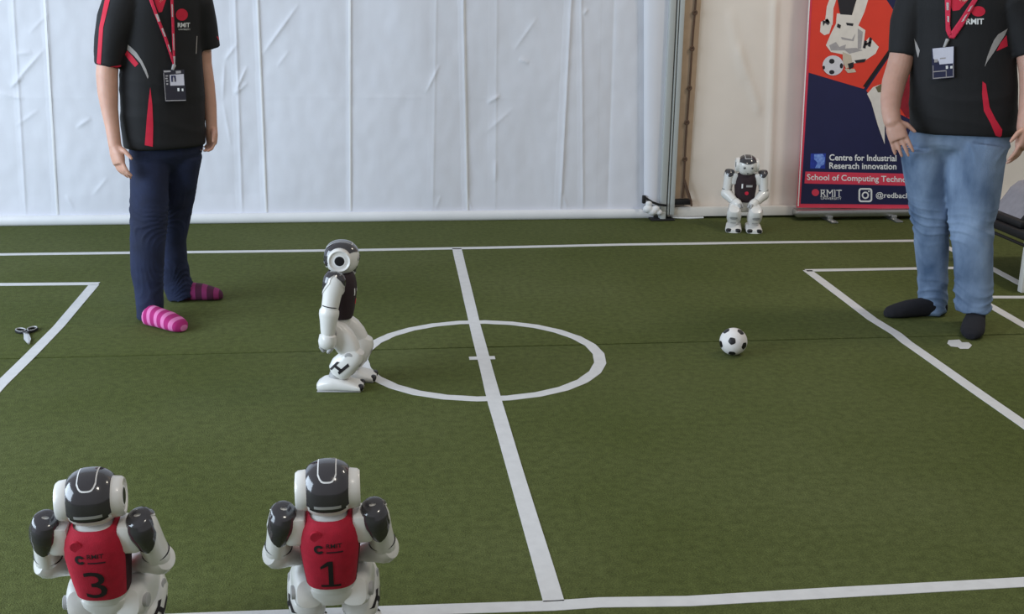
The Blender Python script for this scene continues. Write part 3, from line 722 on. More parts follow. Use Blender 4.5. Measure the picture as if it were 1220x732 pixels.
# ================================================================ BALL
bc = G(874.5, 424.5); BR = .0535
ball = empty('soccer_ball', (bc.x, bc.y+.02, 0)); tag(ball, 'small white soccer ball with black pentagons on the turf', 'ball')
bcw = Vector((0, 0, BR))
bm = bmesh.new(); bmesh.ops.create_icosphere(bm, subdivisions=4, radius=BR); bmesh.ops.translate(bm, vec=bcw, verts=bm.verts)
shell = link('ball_cover', finish(bm, 'ball_cover', 180), BALLW, ball)
view = (CAM-(Vector(ball.location)+bcw)).normalized()
vx = view.cross(Vector((0, 0, 1))).normalized()*-1; vy = view.cross(vx)
axis = (view-vx*.10+vy*.02).normalized()
ux = (vx-axis*vx.dot(axis)).normalized(); uy = axis.cross(ux)
dirs = [axis, -axis]
for k in range(5):
    a = math.radians(-90+72*k); b = math.radians(90+72*k)
    dirs.append(axis*.4472+(ux*math.cos(a)+uy*math.sin(a))*.8944)
    dirs.append(-axis*.4472+(ux*math.cos(b)+uy*math.sin(b))*.8944)
for d in dirs:
    bm = bmesh.new(); u = d.orthogonal().normalized(); 
    if d is not axis and abs(d.dot(axis)) < .99: u = (axis-d*axis.dot(d)).normalized()
    v = d.cross(u); c = bm.verts.new(bcw+d*(BR+.0010)); rr = []
    for q in range(2):
        ring = []
        for k in range(20):
            a = 2*PI*k/20; pent = math.cos(PI/5)/math.cos(((a+PI/5) % (2*PI/5))-PI/5)
            rad = .0155*(.35+.65*pent)*(q+1)/2
            dd = (d+(u*math.cos(a)+v*math.sin(a))*(rad/BR)).normalized()
            ring.append(bm.verts.new(bcw+dd*(BR+.0010)))
        rr.append(ring)
    for k in range(20):
        bm.faces.new((c, rr[0][k], rr[0][(k+1) % 20])); bm.faces.new((rr[0][k], rr[1][k], rr[1][(k+1) % 20], rr[0][(k+1) % 20]))
    bmesh.ops.recalc_face_normals(bm, faces=bm.faces)
    bmesh.ops.solidify(bm, geom=bm.faces[:], thickness=.0016)
    link('pentagon', finish(bm, 'pentagon', 50), BLACKP, ball)

# ================================================================ SCISSORS
so = G(31, 401); sc = empty('scissors', so); tag(sc, 'small black handled scissors lying on turf beside tape line', 'scissors')
hA, hB, piv, tip = G(25, 396), G(38.5, 394.5), G(31.5, 400), G(34, 411.5)
for hc, other in ((hA, 1), (hB, -1)):
    z = Vector((0, 0, .006)); ax = (piv-hc).normalized(); ax.z = 0; ax.normalize(); ay = Vector((-ax.y, ax.x, 0))
    bm = bmesh.new(); torus(bm, hc+z, .029, .0055, ax, ay, 24, 8, .62)
    tube(bm, [hc+z+ax*.028, piv+z], [.007, .006], 8); hd = emit('handle', bm, BLACKIRON, sc)
    bm = bmesh.new(); torus(bm, hc+z+Vector((0, 0, .0035)), .0275, .0035, ax, ay, 24, 6, .62); emit('handle_grip', bm, PLASTIC_G, sc, hd)
    bl = (tip-piv); bl.z = 0; bd = bl.normalized(); bn = Vector((-bd.y, bd.x, 0)); bm = bmesh.new()
    f = [piv-bd*.02+bn*.009*other, piv+bl*.55+bn*.013*other, piv+bl+bn*.004*other, piv+bl-bn*.002*other, piv-bd*.02-bn*.005*other]
    z0 = .004 if other > 0 else .0075
    lo = [bm.verts.new(v+Vector((0, 0, z0))) for v in f]; hi = [bm.verts.new(v+Vector((0, 0, z0+.003))) for v in f]
    bm.faces.new(lo[::-1]); bm.faces.new(hi)
    for k in range(5): bm.faces.new((lo[k], lo[(k+1) % 5], hi[(k+1) % 5], hi[k]))
    emit('blade', bm, mat('scissor_steel', 'D8DADB', .3, .03, 60, metal=.4), sc)
bm = bmesh.new(); lathe(bm, [(.006, .011), (.006, .013), (.003, .014)], 'z', 12, piv); emit('pivot_screw', bm, ALU_DARK, sc)

# ================================================================ LOW BENCH AND BAG
bx, by = 2.965, 4.9
be = empty('low_bench', (bx, by, 0)); tag(be, 'low black bench with white leg behind the goal area', 'bench')
bm = bmesh.new(); box(bm, (2.965, 4.88, .245), (3.62, 5.52, .285), .008); emit('bench_top', bm, BLACKIRON, be)
bm = bmesh.new(); tube(bm, [(2.97, 4.90, .225), (2.97, 5.50, .225)], .008, 8, Vector((0, 0, 1))); emit('rail', bm, BLACKIRON, be)
for x, y in ((2.992, 4.915), (3.59, 4.915), (3.59, 5.48), (3.06, 5.48)):
    bm = bmesh.new(); box(bm, (x-.019, y-.019, 0), (x+.019, y+.019, .245), .004); emit('leg', bm, PLASTIC, be)
bagY = 5.2
bag = empty('bag', (3.2, bagY, .285)); tag(bag, 'grey and black cloth bag resting on the low bench', 'bag')
prof = [(3.005, .286), (3.00, .30), (3.03, .34), (3.075, .405), (3.09, .43), (3.13, .462), (3.20, .475), (3.45, .48), (3.56, .46), (3.60, .40), (3.60, .286)]
bm = bmesh.new()
secs = []
def bagshell(y0, y1, off):
    bm = bmesh.new(); cx = sum(p[0] for p in prof)/len(prof); cz = .38
    rows = []
    for y, k in ((y0, .90+off), (y0+.02, .98+off), (y0+.05, 1+off), (y1-.05, 1+off), (y1-.02, .97+off), (y1, .88+off)):
        rows.append([bm.verts.new((cx+(x-cx)*k, y, max(.2855, cz+(z-cz)*k))) for x, z in prof])
    n = len(prof)
    for a, b in zip(rows, rows[1:]):
        for i in range(n): bm.faces.new((a[i], a[(i+1) % n], b[(i+1) % n], b[i]))
    bm.faces.new(rows[0][::-1]); bm.faces.new(rows[-1]); return bm
emit('bag_body', bagshell(5.02, 5.34, 0), GREYCLOTH, bag)
bm = bmesh.new(); tube(bm, [(x-.004, 5.03, z+.004) for x, z in prof[1:9]], [.011]*8, 8, Vector((0, 1, 0))); emit('black_piping', bm, BLACKIRON, bag)
bm = bmesh.new(); box(bm, (2.985, 5.0, .286), (3.61, 5.36, .322), .012); emit('bag_base', bm, BLACKIRON, bag)
bm = bmesh.new(); tube(bm, [(3.045, 5.012, .315), (3.055, 5.008, .345), (3.068, 5.012, .36)], [.012, .013, .009], 8); emit('strap_stub', bm, BLACKIRON, bag)

# ================================================================ BANNER
BY = 6.60
ba = empty('pull_up_banner', (P(1020, 250, BY).x, BY, 0)); tag(ba, 'tall navy and orange pull-up banner standing against the cream wall', 'banner')
L0, R0 = P(950, 247, BY), P(1110, 249.5, BY)
bl_x, br_x = 2.483, 3.335; tl_x = 2.458; ztop = 2.1; zb = .080
def bpt(x, y, layer): 
    d = ray(x, y); return CAM+d*((BY-.0035-layer*.0008)/d.y)
def edge_x(z): return bl_x+(tl_x-bl_x)*(z-zb)/(1.29-zb)
bm = bmesh.new(); 
vs = [(edge_x(zb), BY-.002, zb-.004), (br_x, BY-.002, zb-.020), (br_x-.02, BY-.002, ztop), (edge_x(ztop), BY-.002, ztop)]
f = [bm.verts.new(v) for v in vs]; f2 = [bm.verts.new((v[0], BY+.002, v[2])) for v in vs]
bm.faces.new(f); bm.faces.new(f2[::-1])
for k in range(4): bm.faces.new((f[k], f2[k], f2[(k+1) % 4], f[(k+1) % 4]))
emit('banner_sheet', bm, CRIMSON, ba)
sheet_o = ba.children[0]
def prn(name, bm, material, layer, world=False):
    if not world:
        for v in bm.verts: v.co = bpt(v.co.x, v.co.y, layer)
    emit(name, bm, material, ba, sheet_o)
def pr(name, polys, material, layer): prn(name, poly_bm(polys), material, layer)
bm = bmesh.new(); f = [bm.verts.new(v) for v in ((edge_x(zb)+.022, BY-.0035, zb+.020), (br_x-.022, BY-.0035, zb+.004), (br_x-.04, BY-.0035, ztop-.03), (edge_x(ztop)+.022, BY-.0035, ztop-.03))]
bm.faces.new(f); prn('navy_field', bm, NAVY, 0, True)
pr('white_edge_line', [[(950.2, 246), (951.6, 246), (965.4, -6), (964, -6)]], WHITEINK, 2)
pr('orange_hexagon', [[(970.5, -60), (1030, -60), (1055, -2), (1073, 25), (1060, 60), (1029, 106), (963.2, 86.5)]], ORANGE, 1)
pr('orange_hexagon', [[(1032, 108), (1062, 64), (1100, 64), (1100, 150), (1060, 130), (1040, 118)]], ORANGE, 1)
pr('black_divider', [[(1059, 59), (1063, 61), (1032, 104), (1028, 103)]], BLACKINK, 3)
WP = mat('pale_print', 'E4DCD4', .5, .05, 20); GP = mat('grey_print', 'A9A3A4', .5, .08, 40); DP = mat('dark_print', '26242A', .5, .1, 30); BP = mat('bone_print', 'C9BBA8', .5, .06, 40)
# printed robot legs with ball
pr('printed_robot_arms', [[(990, -6), (985, 8), (983, 25), (992, 30), (993, 10), (998, -6)], [(1022, -6), (1016, 14), (1012, 26), (1022, 32), (1030, 14), (1036, -6)]], WP, 2)
pr('printed_robot_hands', [[(978, 26), (977, 38), (982, 42), (988, 40), (991, 30), (986, 22)]], WP, 2)
pr('printed_robot_body', [[(997, 16), (1018, 16), (1022, 30), (1031, 36), (1029, 52), (1036, 44), (1047, 56), (1043, 64), (1028, 74), (1014, 76), (1010, 66), (990, 62), (984, 54), (990, 40), (996, 28)]], WP, 3)
pr('printed_robot_shorts', [[(997, -6), (1001, 17), (1015, 18), (1022, -6)]], DP, 4)
pr('printed_shadow', [[(1002, 44), (1015, 47), (1019, 40), (1017, 49), (1003, 47)], [(988, 54), (996, 50), (1000, 56), (1008, 53), (1006, 60), (990, 60)], [(1004, 58), (1020, 57), (1028, 60), (1012, 64)], [(1022, 34), (1028, 38), (1026, 58), (1022, 58)]], GP, 4)
pr('printed_joints', [[(980, 24), (988, 27), (987, 30), (983, 27), (981, 31)], [(1008, 27), (1017, 28), (1016, 31), (1009, 30)], [(998, 28), (1002, 30), (1001, 34), (997, 32)]], DP, 5)
pr('printed_ankle', [[(1004, 62), (1014, 66), (1016, 78), (1008, 82), (1004, 74)], [(1006, 82), (1018, 82), (1020, 86), (1010, 87)]], BP, 4)
pr('printed_toe', [[(1018, 72), (1032, 70), (1030, 74), (1020, 75)], [(1010, 76), (1017, 74), (1017, 80), (1012, 83)]], DP, 5)
pr('printed_leg_mark', [[(1030, 48), (1033, 49), (1031, 58), (1028, 57)], [(1036, 44), (1039, 46), (1037, 56), (1034, 55)], [(1030, 52), (1038, 49), (1038, 52), (1030, 55)]], DP, 5)
pr('printed_ball', [ellipse_pts(992.5, 78, 12.5, 12, 24)], mat('printed_ball_white', 'D9D6DC', .5, .05, 30), 5)
for q in (ellipse_pts(991, 73, 3.3, 3, 10), ellipse_pts(1002.5, 78.5, 2, 3.2, 10), ellipse_pts(991, 86, 3.2, 2.6, 10), ellipse_pts(981.5, 80.5, 1.4, 2.4, 10)): pr('printed_ball_spot', [q], DP, 6)
pr('printed_second_robot', [[(1033, 112), (1040, 104), (1050, 100), (1054, 120), (1054, 172), (1046, 150), (1038, 122)]], WP, 3)
pr('printed_second_head', [[(1043, 104), (1050, 100), (1052, 110), (1046, 110)]], mat('olive_print', '6A6448', .5, .1, 20), 4)
pr('printed_second_jersey', [[(1070, 96), (1086, 90), (1092, 140), (1080, 140), (1072, 128)]], mat('maroon_print', '8A1626', .5, .2, 20), 3)
pr('red_band', [[(959.5, 204.5), (1120, 208), (1120, 222.5), (958.5, 218.7)]], CRIMSON, 1)
pr('head_icon_ground', [[(966, 183), (984, 183), (983, 201), (965, 201)]], mat('icon_blue_print', '2B3FA0', .5, .15, 40), 1)
pr('head_icon', [[(970, 184), (980, 183.5), (983, 188), (982, 196), (978, 198), (977, 200.5), (971, 200.5), (974, 194), (970, 190)]], BLUEINK, 2)
def banner_text(name, s, x0, x1, yA, yB, h, material, layer, bold=0.0):
    b = text_fit(s, x0, x1, 0, 1, True, bold)
    for v in b.verts:
        t = (v.co.x-x0)/(x1-x0); base = yA+(yB-yA)*t; v.co.y = base-h*(1-v.co.y)
    prn(name, b, material, layer)
banner_text('centre_lettering', 'Centre for Industrial', 988, 1068, 191.4, 192.4, 7.6, WHITEINK, 2, .02)
banner_text('innovation_lettering', 'Reserach innovation', 988, 1068, 201.2, 202.2, 7.6, WHITEINK, 2, .02)
banner_text('school_lettering', 'School of Computing Technologies', 961.5, 1103, 216.8, 220.2, 9.4, WHITEINK, 2, .015)
pr('university_dot', [ellipse_pts(971.5, 229.5, 4.4, 4.2, 18)], CRIMSON, 2)
banner_text('university_initials', 'RMIT', 978, 1003, 234.4, 234.8, 8.4, WHITEINK, 2, .0)
ser = []
for x in (978, 981.6, 985, 991.5, 993.5, 1000):
    for y in (226.2, 234.2): ser.append([(x-.7, y-.1), (x+1.8, y-.1), (x+1.8, y+.4), (x-.7, y+.4)])
pr('university_serifs', ser, WHITEINK, 3)
banner_text('university_small', 'UNIVERSITY', 978, 1002.5, 237.8, 238.2, 2.8, WHITEINK, 2)
def rrect(cx, cy, rx, ry, c, n=4):
    out = []
    for q, (sx, sy) in enumerate(((1, 1), (-1, 1), (-1, -1), (1, -1))):
        for k in range(n+1):
            a = PI/2*(q+k/n); out.append((cx+sx*(rx-c)+c*math.cos(a), cy+sy*(ry-c)+c*math.sin(a)))
    return out
def ringpolys(outer, inner):
    n = len(outer); return [[outer[k], outer[(k+1) % n], inner[(k+1) % n], inner[k]] for k in range(n)]
pr('photo_app_icon', ringpolys(rrect(1031, 232.6, 8.2, 8.4, 3.2), rrect(1031, 232.6, 6.2, 6.4, 2.0)) + ringpolys(ellipse_pts(1031, 232.8, 4.3, 4.4, 20), ellipse_pts(1031, 232.8, 2.6, 2.7, 20)) + [ellipse_pts(1035.2, 228.2, 1.0, 1.0, 8)], WHITEINK, 2)
banner_text('handle_lettering', '@redbackbots', 1043.5, 1100, 237.4, 238.6, 8.4, WHITEINK, 2, .012)
bm = bmesh.new(); box(bm, (bl_x-.012, BY-.045, .022), (br_x+.01, BY+.045, .066), .012); emit('base_cassette', bm, SILVER, ba)
bm = bmesh.new(); tube(bm, [(2.9, BY+.03, .05), (2.9, BY+.02, 2.1)], .008, 8); emit('support_pole', bm, SILVER, ba)
bm = bmesh.new(); box(bm, (edge_x(ztop)-.01, BY-.012, ztop-.01), (br_x, BY+.012, ztop+.02), .005); emit('top_rail', bm, SILVER, ba)
for x in (986, 1062):
    q = P(x, 252, BY).x; bm = bmesh.new(); box(bm, (q-.022, BY-.13, 0), (q+.022, BY+.10, .012), .004); box(bm, (q-.018, BY-.05, .008), (q+.018, BY+.03, .03), .004); emit('swivel_foot', bm, SILVER, ba)

# ================================================================ PEOPLE
def hand_geo(bm, wrist, d, nrm, thumb, L, curl=.3, spread=.06, wf=1.0):
    """wrist point, pointing dir d, back-of-hand normal, thumb side dir, total length L"""
    d = d.normalized(); nrm = (nrm-d*nrm.dot(d)).normalized(); t = (thumb-d*thumb.dot(d)-nrm*thumb.dot(nrm)).normalized()
    pl = L*.52; w = L*.225*wf
    secs = []
    for k, a, th in ((-.06, .62, .16), (.1, .72, .165), (.45, .98, .16), (.8, 1.0, .135), (1.0, .96, .11)):
        secs.append((wrist+d*pl*k, t, nrm, w*a, L*th*.95, 2.4))
    loft(bm, secs, 16)
    for i, (o, fl) in enumerate(((.78, .42), (.27, .48), (-.26, .44), (-.75, .34))):
        base = wrist+d*pl*.93+t*(w*o); p = base; a = 0; pts = [p-d*L*.05]; rad = [L*.054]
        lat = (t*(o*spread))
        segs = (fl*.46, fl*.31, fl*.23)
        pts.append(p); rad.append(L*.052)
        for j, s in enumerate(segs):
            a += curl*(1.0, 1.1, .8)[j]*(1+.12*i)
            p = p+((d*math.cos(a)-nrm*math.sin(a))+lat).normalized()*L*s
            pts.append(p); rad.append(L*(.049, .044, .036)[j])
        ltube(bm, pts, rad, 10, nrm)
    p = wrist+d*pl*.22+t*w*.55-nrm*L*.02; a = (d*.55+t*.75-nrm*.25).normalized(); b = (d*.85+t*.42-nrm*.30).normalized()
    ltube(bm, [p-a*L*.03, p+a*L*.19, p+a*L*.19+b*L*.15, p+a*L*.19+b*L*.26], [L*.082, L*.064, L*.054, L*.044], 10, nrm)
def head_geo(bm, c, f, hgt):
    """ellipsoid head with jaw, nose, ears; f = facing"""
    f = f.normalized(); s = Vector((-f.y, f.x, 0)); u = Vector((0, 0, 1)); R = hgt/2
    loft(bm, [(c-u*R+f*R*.30, s, f, R*.16, R*.2), (c-u*R*.9+f*R*.24, s, f, R*.34, R*.42), (c-u*R*.6+f*R*.12, s, f, R*.52, R*.66), (c-u*R*.2+f*R*.02, s, f, R*.62, R*.80), (c+u*R*.2-f*R*.02, s, f, R*.66, R*.86), (c+u*R*.6-f*R*.05, s, f, R*.58, R*.74), (c+u*R*.88-f*R*.05, s, f, R*.36, R*.46), (c+u*R-f*R*.05, s, f, R*.1, R*.12)], 24)
    ltube(bm, [c+f*R*.80+u*R*.12, c+f*R*.92-u*R*.12, c+f*R*1.0-u*R*.26], [R*.07, R*.10, R*.13], 10)
    for q in (1, -1):
        selp(bm, c+s*q*R*.66-u*R*.05, (R*.10, R*.10, R*.26), 1, 1, 12, 8)
        selp(bm, c+s*q*R*.26+f*R*.74+u*R*.10, (R*.12, R*.12, R*.05), 1, 1, 10, 6)
    ltube(bm, [c+f*R*.78-u*R*.50+s*R*.2, c+f*R*.86-u*R*.50, c+f*R*.78-u*R*.50-s*R*.2], [R*.05, R*.07, R*.05], 8)
def limb(bm, secs, n=20, grow=0.0, roundend=True, depth=1.0):
    pts = []; rad = []
    for x, y, w, Y in secs:
        p = P(x, y, Y); r = w*px2m(p)/2+grow; pts.append(p); rad.append((r, r*depth))
    (ltube if roundend else tube)(bm, pts, rad, n, Vector((0, 1, .01)))
    return pts, rad
def torso_secs(bm, secs, Y, th, ratio=.68, grow=0.0, n=36, pw=2.3):
    r = Vector((-math.cos(th), -math.sin(th), 0)); f = Vector((math.sin(th), -math.cos(th), 0)); out = []
    for s in secs:
        xl, xr, y = s[:3]; rt = s[3] if len(s) > 3 else ratio
        c = P((xl+xr)/2, y, Y); w = (xr-xl)/2*px2m(c)
        vd = math.atan2(c.x, c.y); rel = th+vd
        a = w/math.sqrt(math.cos(rel)**2+(rt*math.sin(rel))**2)+grow
        out.append((c, r, f, a, a*rt+grow*(1-rt), pw))
    loft(bm, out, n)
    return out
def wrinkle(bm, amp, fn):
    bm.normal_update()
    for v in bm.verts: v.co += v.normal*(amp*fn(v.co))
def make_person(cfg):
    th = cfg['th']; Y = cfg['Y']; f = Vector((math.sin(th), -math.cos(th), 0)); rgt = Vector((-math.cos(th), -math.sin(th), 0))
    root = empty('person', cfg['base']); tag(root, cfg['label'], 'person')
    # body
    bm = bmesh.new()
    torso_secs(bm, [(s[0]+5, s[1]-5, s[2]) if s[2] < 110 else (s[0]+18, s[1]-18, s[2]) for s in cfg['torso']], Y, th, .62, -.012)
    for k in ('armR', 'armL'): limb(bm, cfg[k])
    for k in ('legR', 'legL'): limb(bm, [(x, y+(6 if i == 0 else 0), w*(.5 if i == 0 else .68), yy) for i, (x, y, w, yy) in enumerate(cfg[k])][:-1])
    torso_secs(bm, [(q[0]+20, q[1]-20, q[2], q[3]*.7) for q in cfg['hips'][:3]], Y, th)
    for h in cfg['hands']: hand_geo(bm, P(*h['wrist']), P(*h['tip'])-P(*h['wrist']), h['nrm'](f, rgt), h['thumb'](f, rgt), h['L'], h['curl'], h.get('spread', .06), h.get('wf', 1))
    top = P(cfg['neck'][0], cfg['neck'][1], Y)
    nk = top+f*.02
    ltube(bm, [top-Vector((0, 0, .06)), top+Vector((0, 0, .03))+f*.01, top+Vector((0, 0, .10))+f*.025], [.075, .060, .058], 16)
    hc = top+Vector((0, 0, .175))+f*.04; head_geo(bm, hc, f, .235)
    body = emit('body', voxel(bm, .0042, 3), cfg['skin'], root, sharp=180)
    bm = bmesh.new(); R = .1175; s_ = Vector((-f.y, f.x, 0))
    loft(bm, [(hc+Vector((0, 0, R*.05))-f*R*.30, s_, f, R*.66, R*.64), (hc+Vector((0, 0, R*.35))-f*R*.14, s_, f, R*.71, R*.82), (hc+Vector((0, 0, R*.68))-f*R*.08, s_, f, R*.63, R*.78), (hc+Vector((0, 0, R*.98))-f*R*.05, s_, f, R*.40, R*.5), (hc+Vector((0, 0, R*1.1))-f*R*.05, s_, f, R*.1, R*.12)], 24)
    emit('hair', voxel(bm, .006, 4), HAIR, root, sharp=180)
    for q in (1, -1):
        bm = bmesh.new(); selp(bm, hc+s_*q*R*.27+f*R*.74, (R*.085, R*.085, R*.06), 1, 1, 12, 8); emit('eye', bm, WHITEINK, root)
        bm = bmesh.new(); selp(bm, hc+s_*q*R*.27+f*R*.82, (R*.03, R*.03, R*.03), 1, 1, 8, 6); emit('pupil', bm, BLACKP, root)
    # trousers
    bm = bmesh.new()
    for k in ('legR', 'legL'): limb(bm, cfg[k], 24, 0, False)
    torso_secs(bm, cfg['hips'], Y, th, .66)
    tb = voxel(bm, .006, 8)
    def tw(p):
        z = p.z; low = max(0, 1-abs(z-.11)/.17); kn = max(0, 1-abs(z-.43)/.13); cr = max(0, 1-abs(z-.74)/.13)
        w = .9*low+.75*kn+.55*cr
        s1 = noise.noise(Vector((p.x*5, p.y*5, z*4)))
        a = math.sin((z+.05*s1+.10*(p.x-p.y)*s1)*2*PI/.052+3*s1)
        a = max(0, a)**2-.35
        b = noise.noise(Vector((p.x*9, p.y*9, z*22)))
        c = noise.noise(Vector((p.x*8, p.y*8, z*5)))
        return a*w*(.5+s1)+b*w*.9+c*.8
    wrinkle(tb, cfg.get('wr', .009), tw)
    tbv = BVHTree.FromBMesh(tb)
    tr = emit('trousers', tb, cfg['denim'], root, sharp=180)
    # shirt
    bm = bmesh.new()
    torso_secs(bm, cfg['torso'], Y, th, .66)
    for k in ('slR', 'slL'): limb(bm, cfg[k], 24, 0, False)
    sb = voxel(bm, .0065, 5)
    def sw(p):
        return noise.noise(Vector((p.x*6, p.y*6, p.z*5)))*.8 + max(0, 1-3*abs(noise.noise(Vector((p.x*3+p.z*4, p.y*4, p.z*9+4)))))*.7*max(0, 1-abs(p.z-.9)/.35)
    wrinkle(sb, .005, sw)
    bv = BVHTree.FromBMesh(sb)
    shirt = emit('polo_shirt', sb, SHIRT, root, sharp=180)
    def deco(name, polys, material, off=.0015, ml=3): 
        return emit(name, project_px(poly_bm(polys), bv, off, ml), material, root, shirt, 180)
    for nm, polys, mt in cfg['deco']: deco(nm, polys, mt)
    for nm, s, rc, mt, bold in cfg['text']:
        emit(nm, project_px(text_fit(s, *rc, True, bold), bv, .0025, 3), mt, root, shirt, 180)
    # lanyard with badge
    for nm, polys in cfg['lanyard']:
        b = project_px(poly_bm(polys), bv, .007, 3); bmesh.ops.recalc_face_normals(b, faces=b.faces); bmesh.ops.solidify(b, geom=b.faces[:], thickness=.0015)
        lo_ = emit(nm, b, LANYARD, root, None, 180)
        for mk in cfg['lmarks'].get(nm, []):
            emit('lanyard_print', project_px(poly_bm([mk]), bv, .0105, 3), WHITEINK, root, lo_, 180)
    q = cfg['badge']; cen = q['c']
    h = bv.ray_cast(CAM, ray(*cen).normalized()); o = h[0]-ray(*cen).normalized()*.022
    ex = Vector((math.cos(q['yaw']), math.sin(q['yaw']), 0)); ez = Vector((0, 0, 1)); k = px2m(o)
    ey = ex.cross(ez)*-1; rr = Matrix.Rotation(q['tilt'], 3, ey); ex = rr @ ex; ez = rr @ ez
    ny = ez.cross(ex)
    if ny.dot(CAM-o) < 0: ny = -ny
    w2, h2 = q['w']/2*k, q['h']/2*k/.97
    bm = bmesh.new(); vs = [o+ex*(sx*w2)+ez*(sz*h2)+ny*d for d in (-.0015, .0015) for sx, sz in ((-1, -1), (1, -1), (1, 1), (-1, 1))]
    v = [bm.verts.new(x) for x in vs]; bm.faces.new(v[:4]); bm.faces.new(v[4:])
    for i in range(4): bm.faces.new((v[i], v[(i+1) % 4], v[4+(i+1) % 4], v[4+i]))
    bd = emit('badge', bm, q['mat'], root)
    def bdpoly(nm, polys, mt, lay):
        bm = poly_bm(polys)
        for vv in bm.verts: vv.co = o+ex*((vv.co.x*2-1)*w2)+ez*((1-vv.co.y*2)*h2)+ny*(.0015+.0006*lay)
        emit(nm, bm, mt, root, bd)
    for nm, polys, mt, lay in q['print']: bdpoly(nm, polys, mt, lay)
    bm = bmesh.new(); cp = q['clip']; tube(bm, [o+ez*(h2*.98)+ex*(q.get('clx', 0)*w2), bv.ray_cast(CAM, ray(*cp).normalized())[0]-ray(*cp).normalized()*.009], [.005, .008], 8); emit('lanyard_clip', bm, PLASTIC_G, root)
    # socks
    for fo in cfg['feet']:
        heel, toe = Vector(fo['heel']), Vector(fo['toe']); d = (toe-heel); L = d.length; d.normalize(); s = Vector((-d.y, d.x, 0)); u = Vector((0, 0, 1))
        bm = bmesh.new(); prof = ((-.02, .026, .026, .032), (.0, .032, .034, .036), (.12, .037, .044, .044), (.35, .040, .040, .041), (.6, .046, .036, .036), (.8, .048, .028, .028), (.93, .038, .022, .023), (1.0, .018, .013, .016))
        loft(bm, [(heel+d*(L*t)+u*zc, s, u, w, hh, 2.4) for t, w, hh, zc in prof], 20)
        an = P(*fo['ankle']); ltube(bm, [heel+d*(L*.2)+u*.05, an], [.038, .037], 14)
        b = voxel(bm, .005, 4)
        for vv in b.verts:
            if vv.co.z < .002: vv.co.z = .002
        emit('sock', b, fo['mat'], root, sharp=180)
    return root

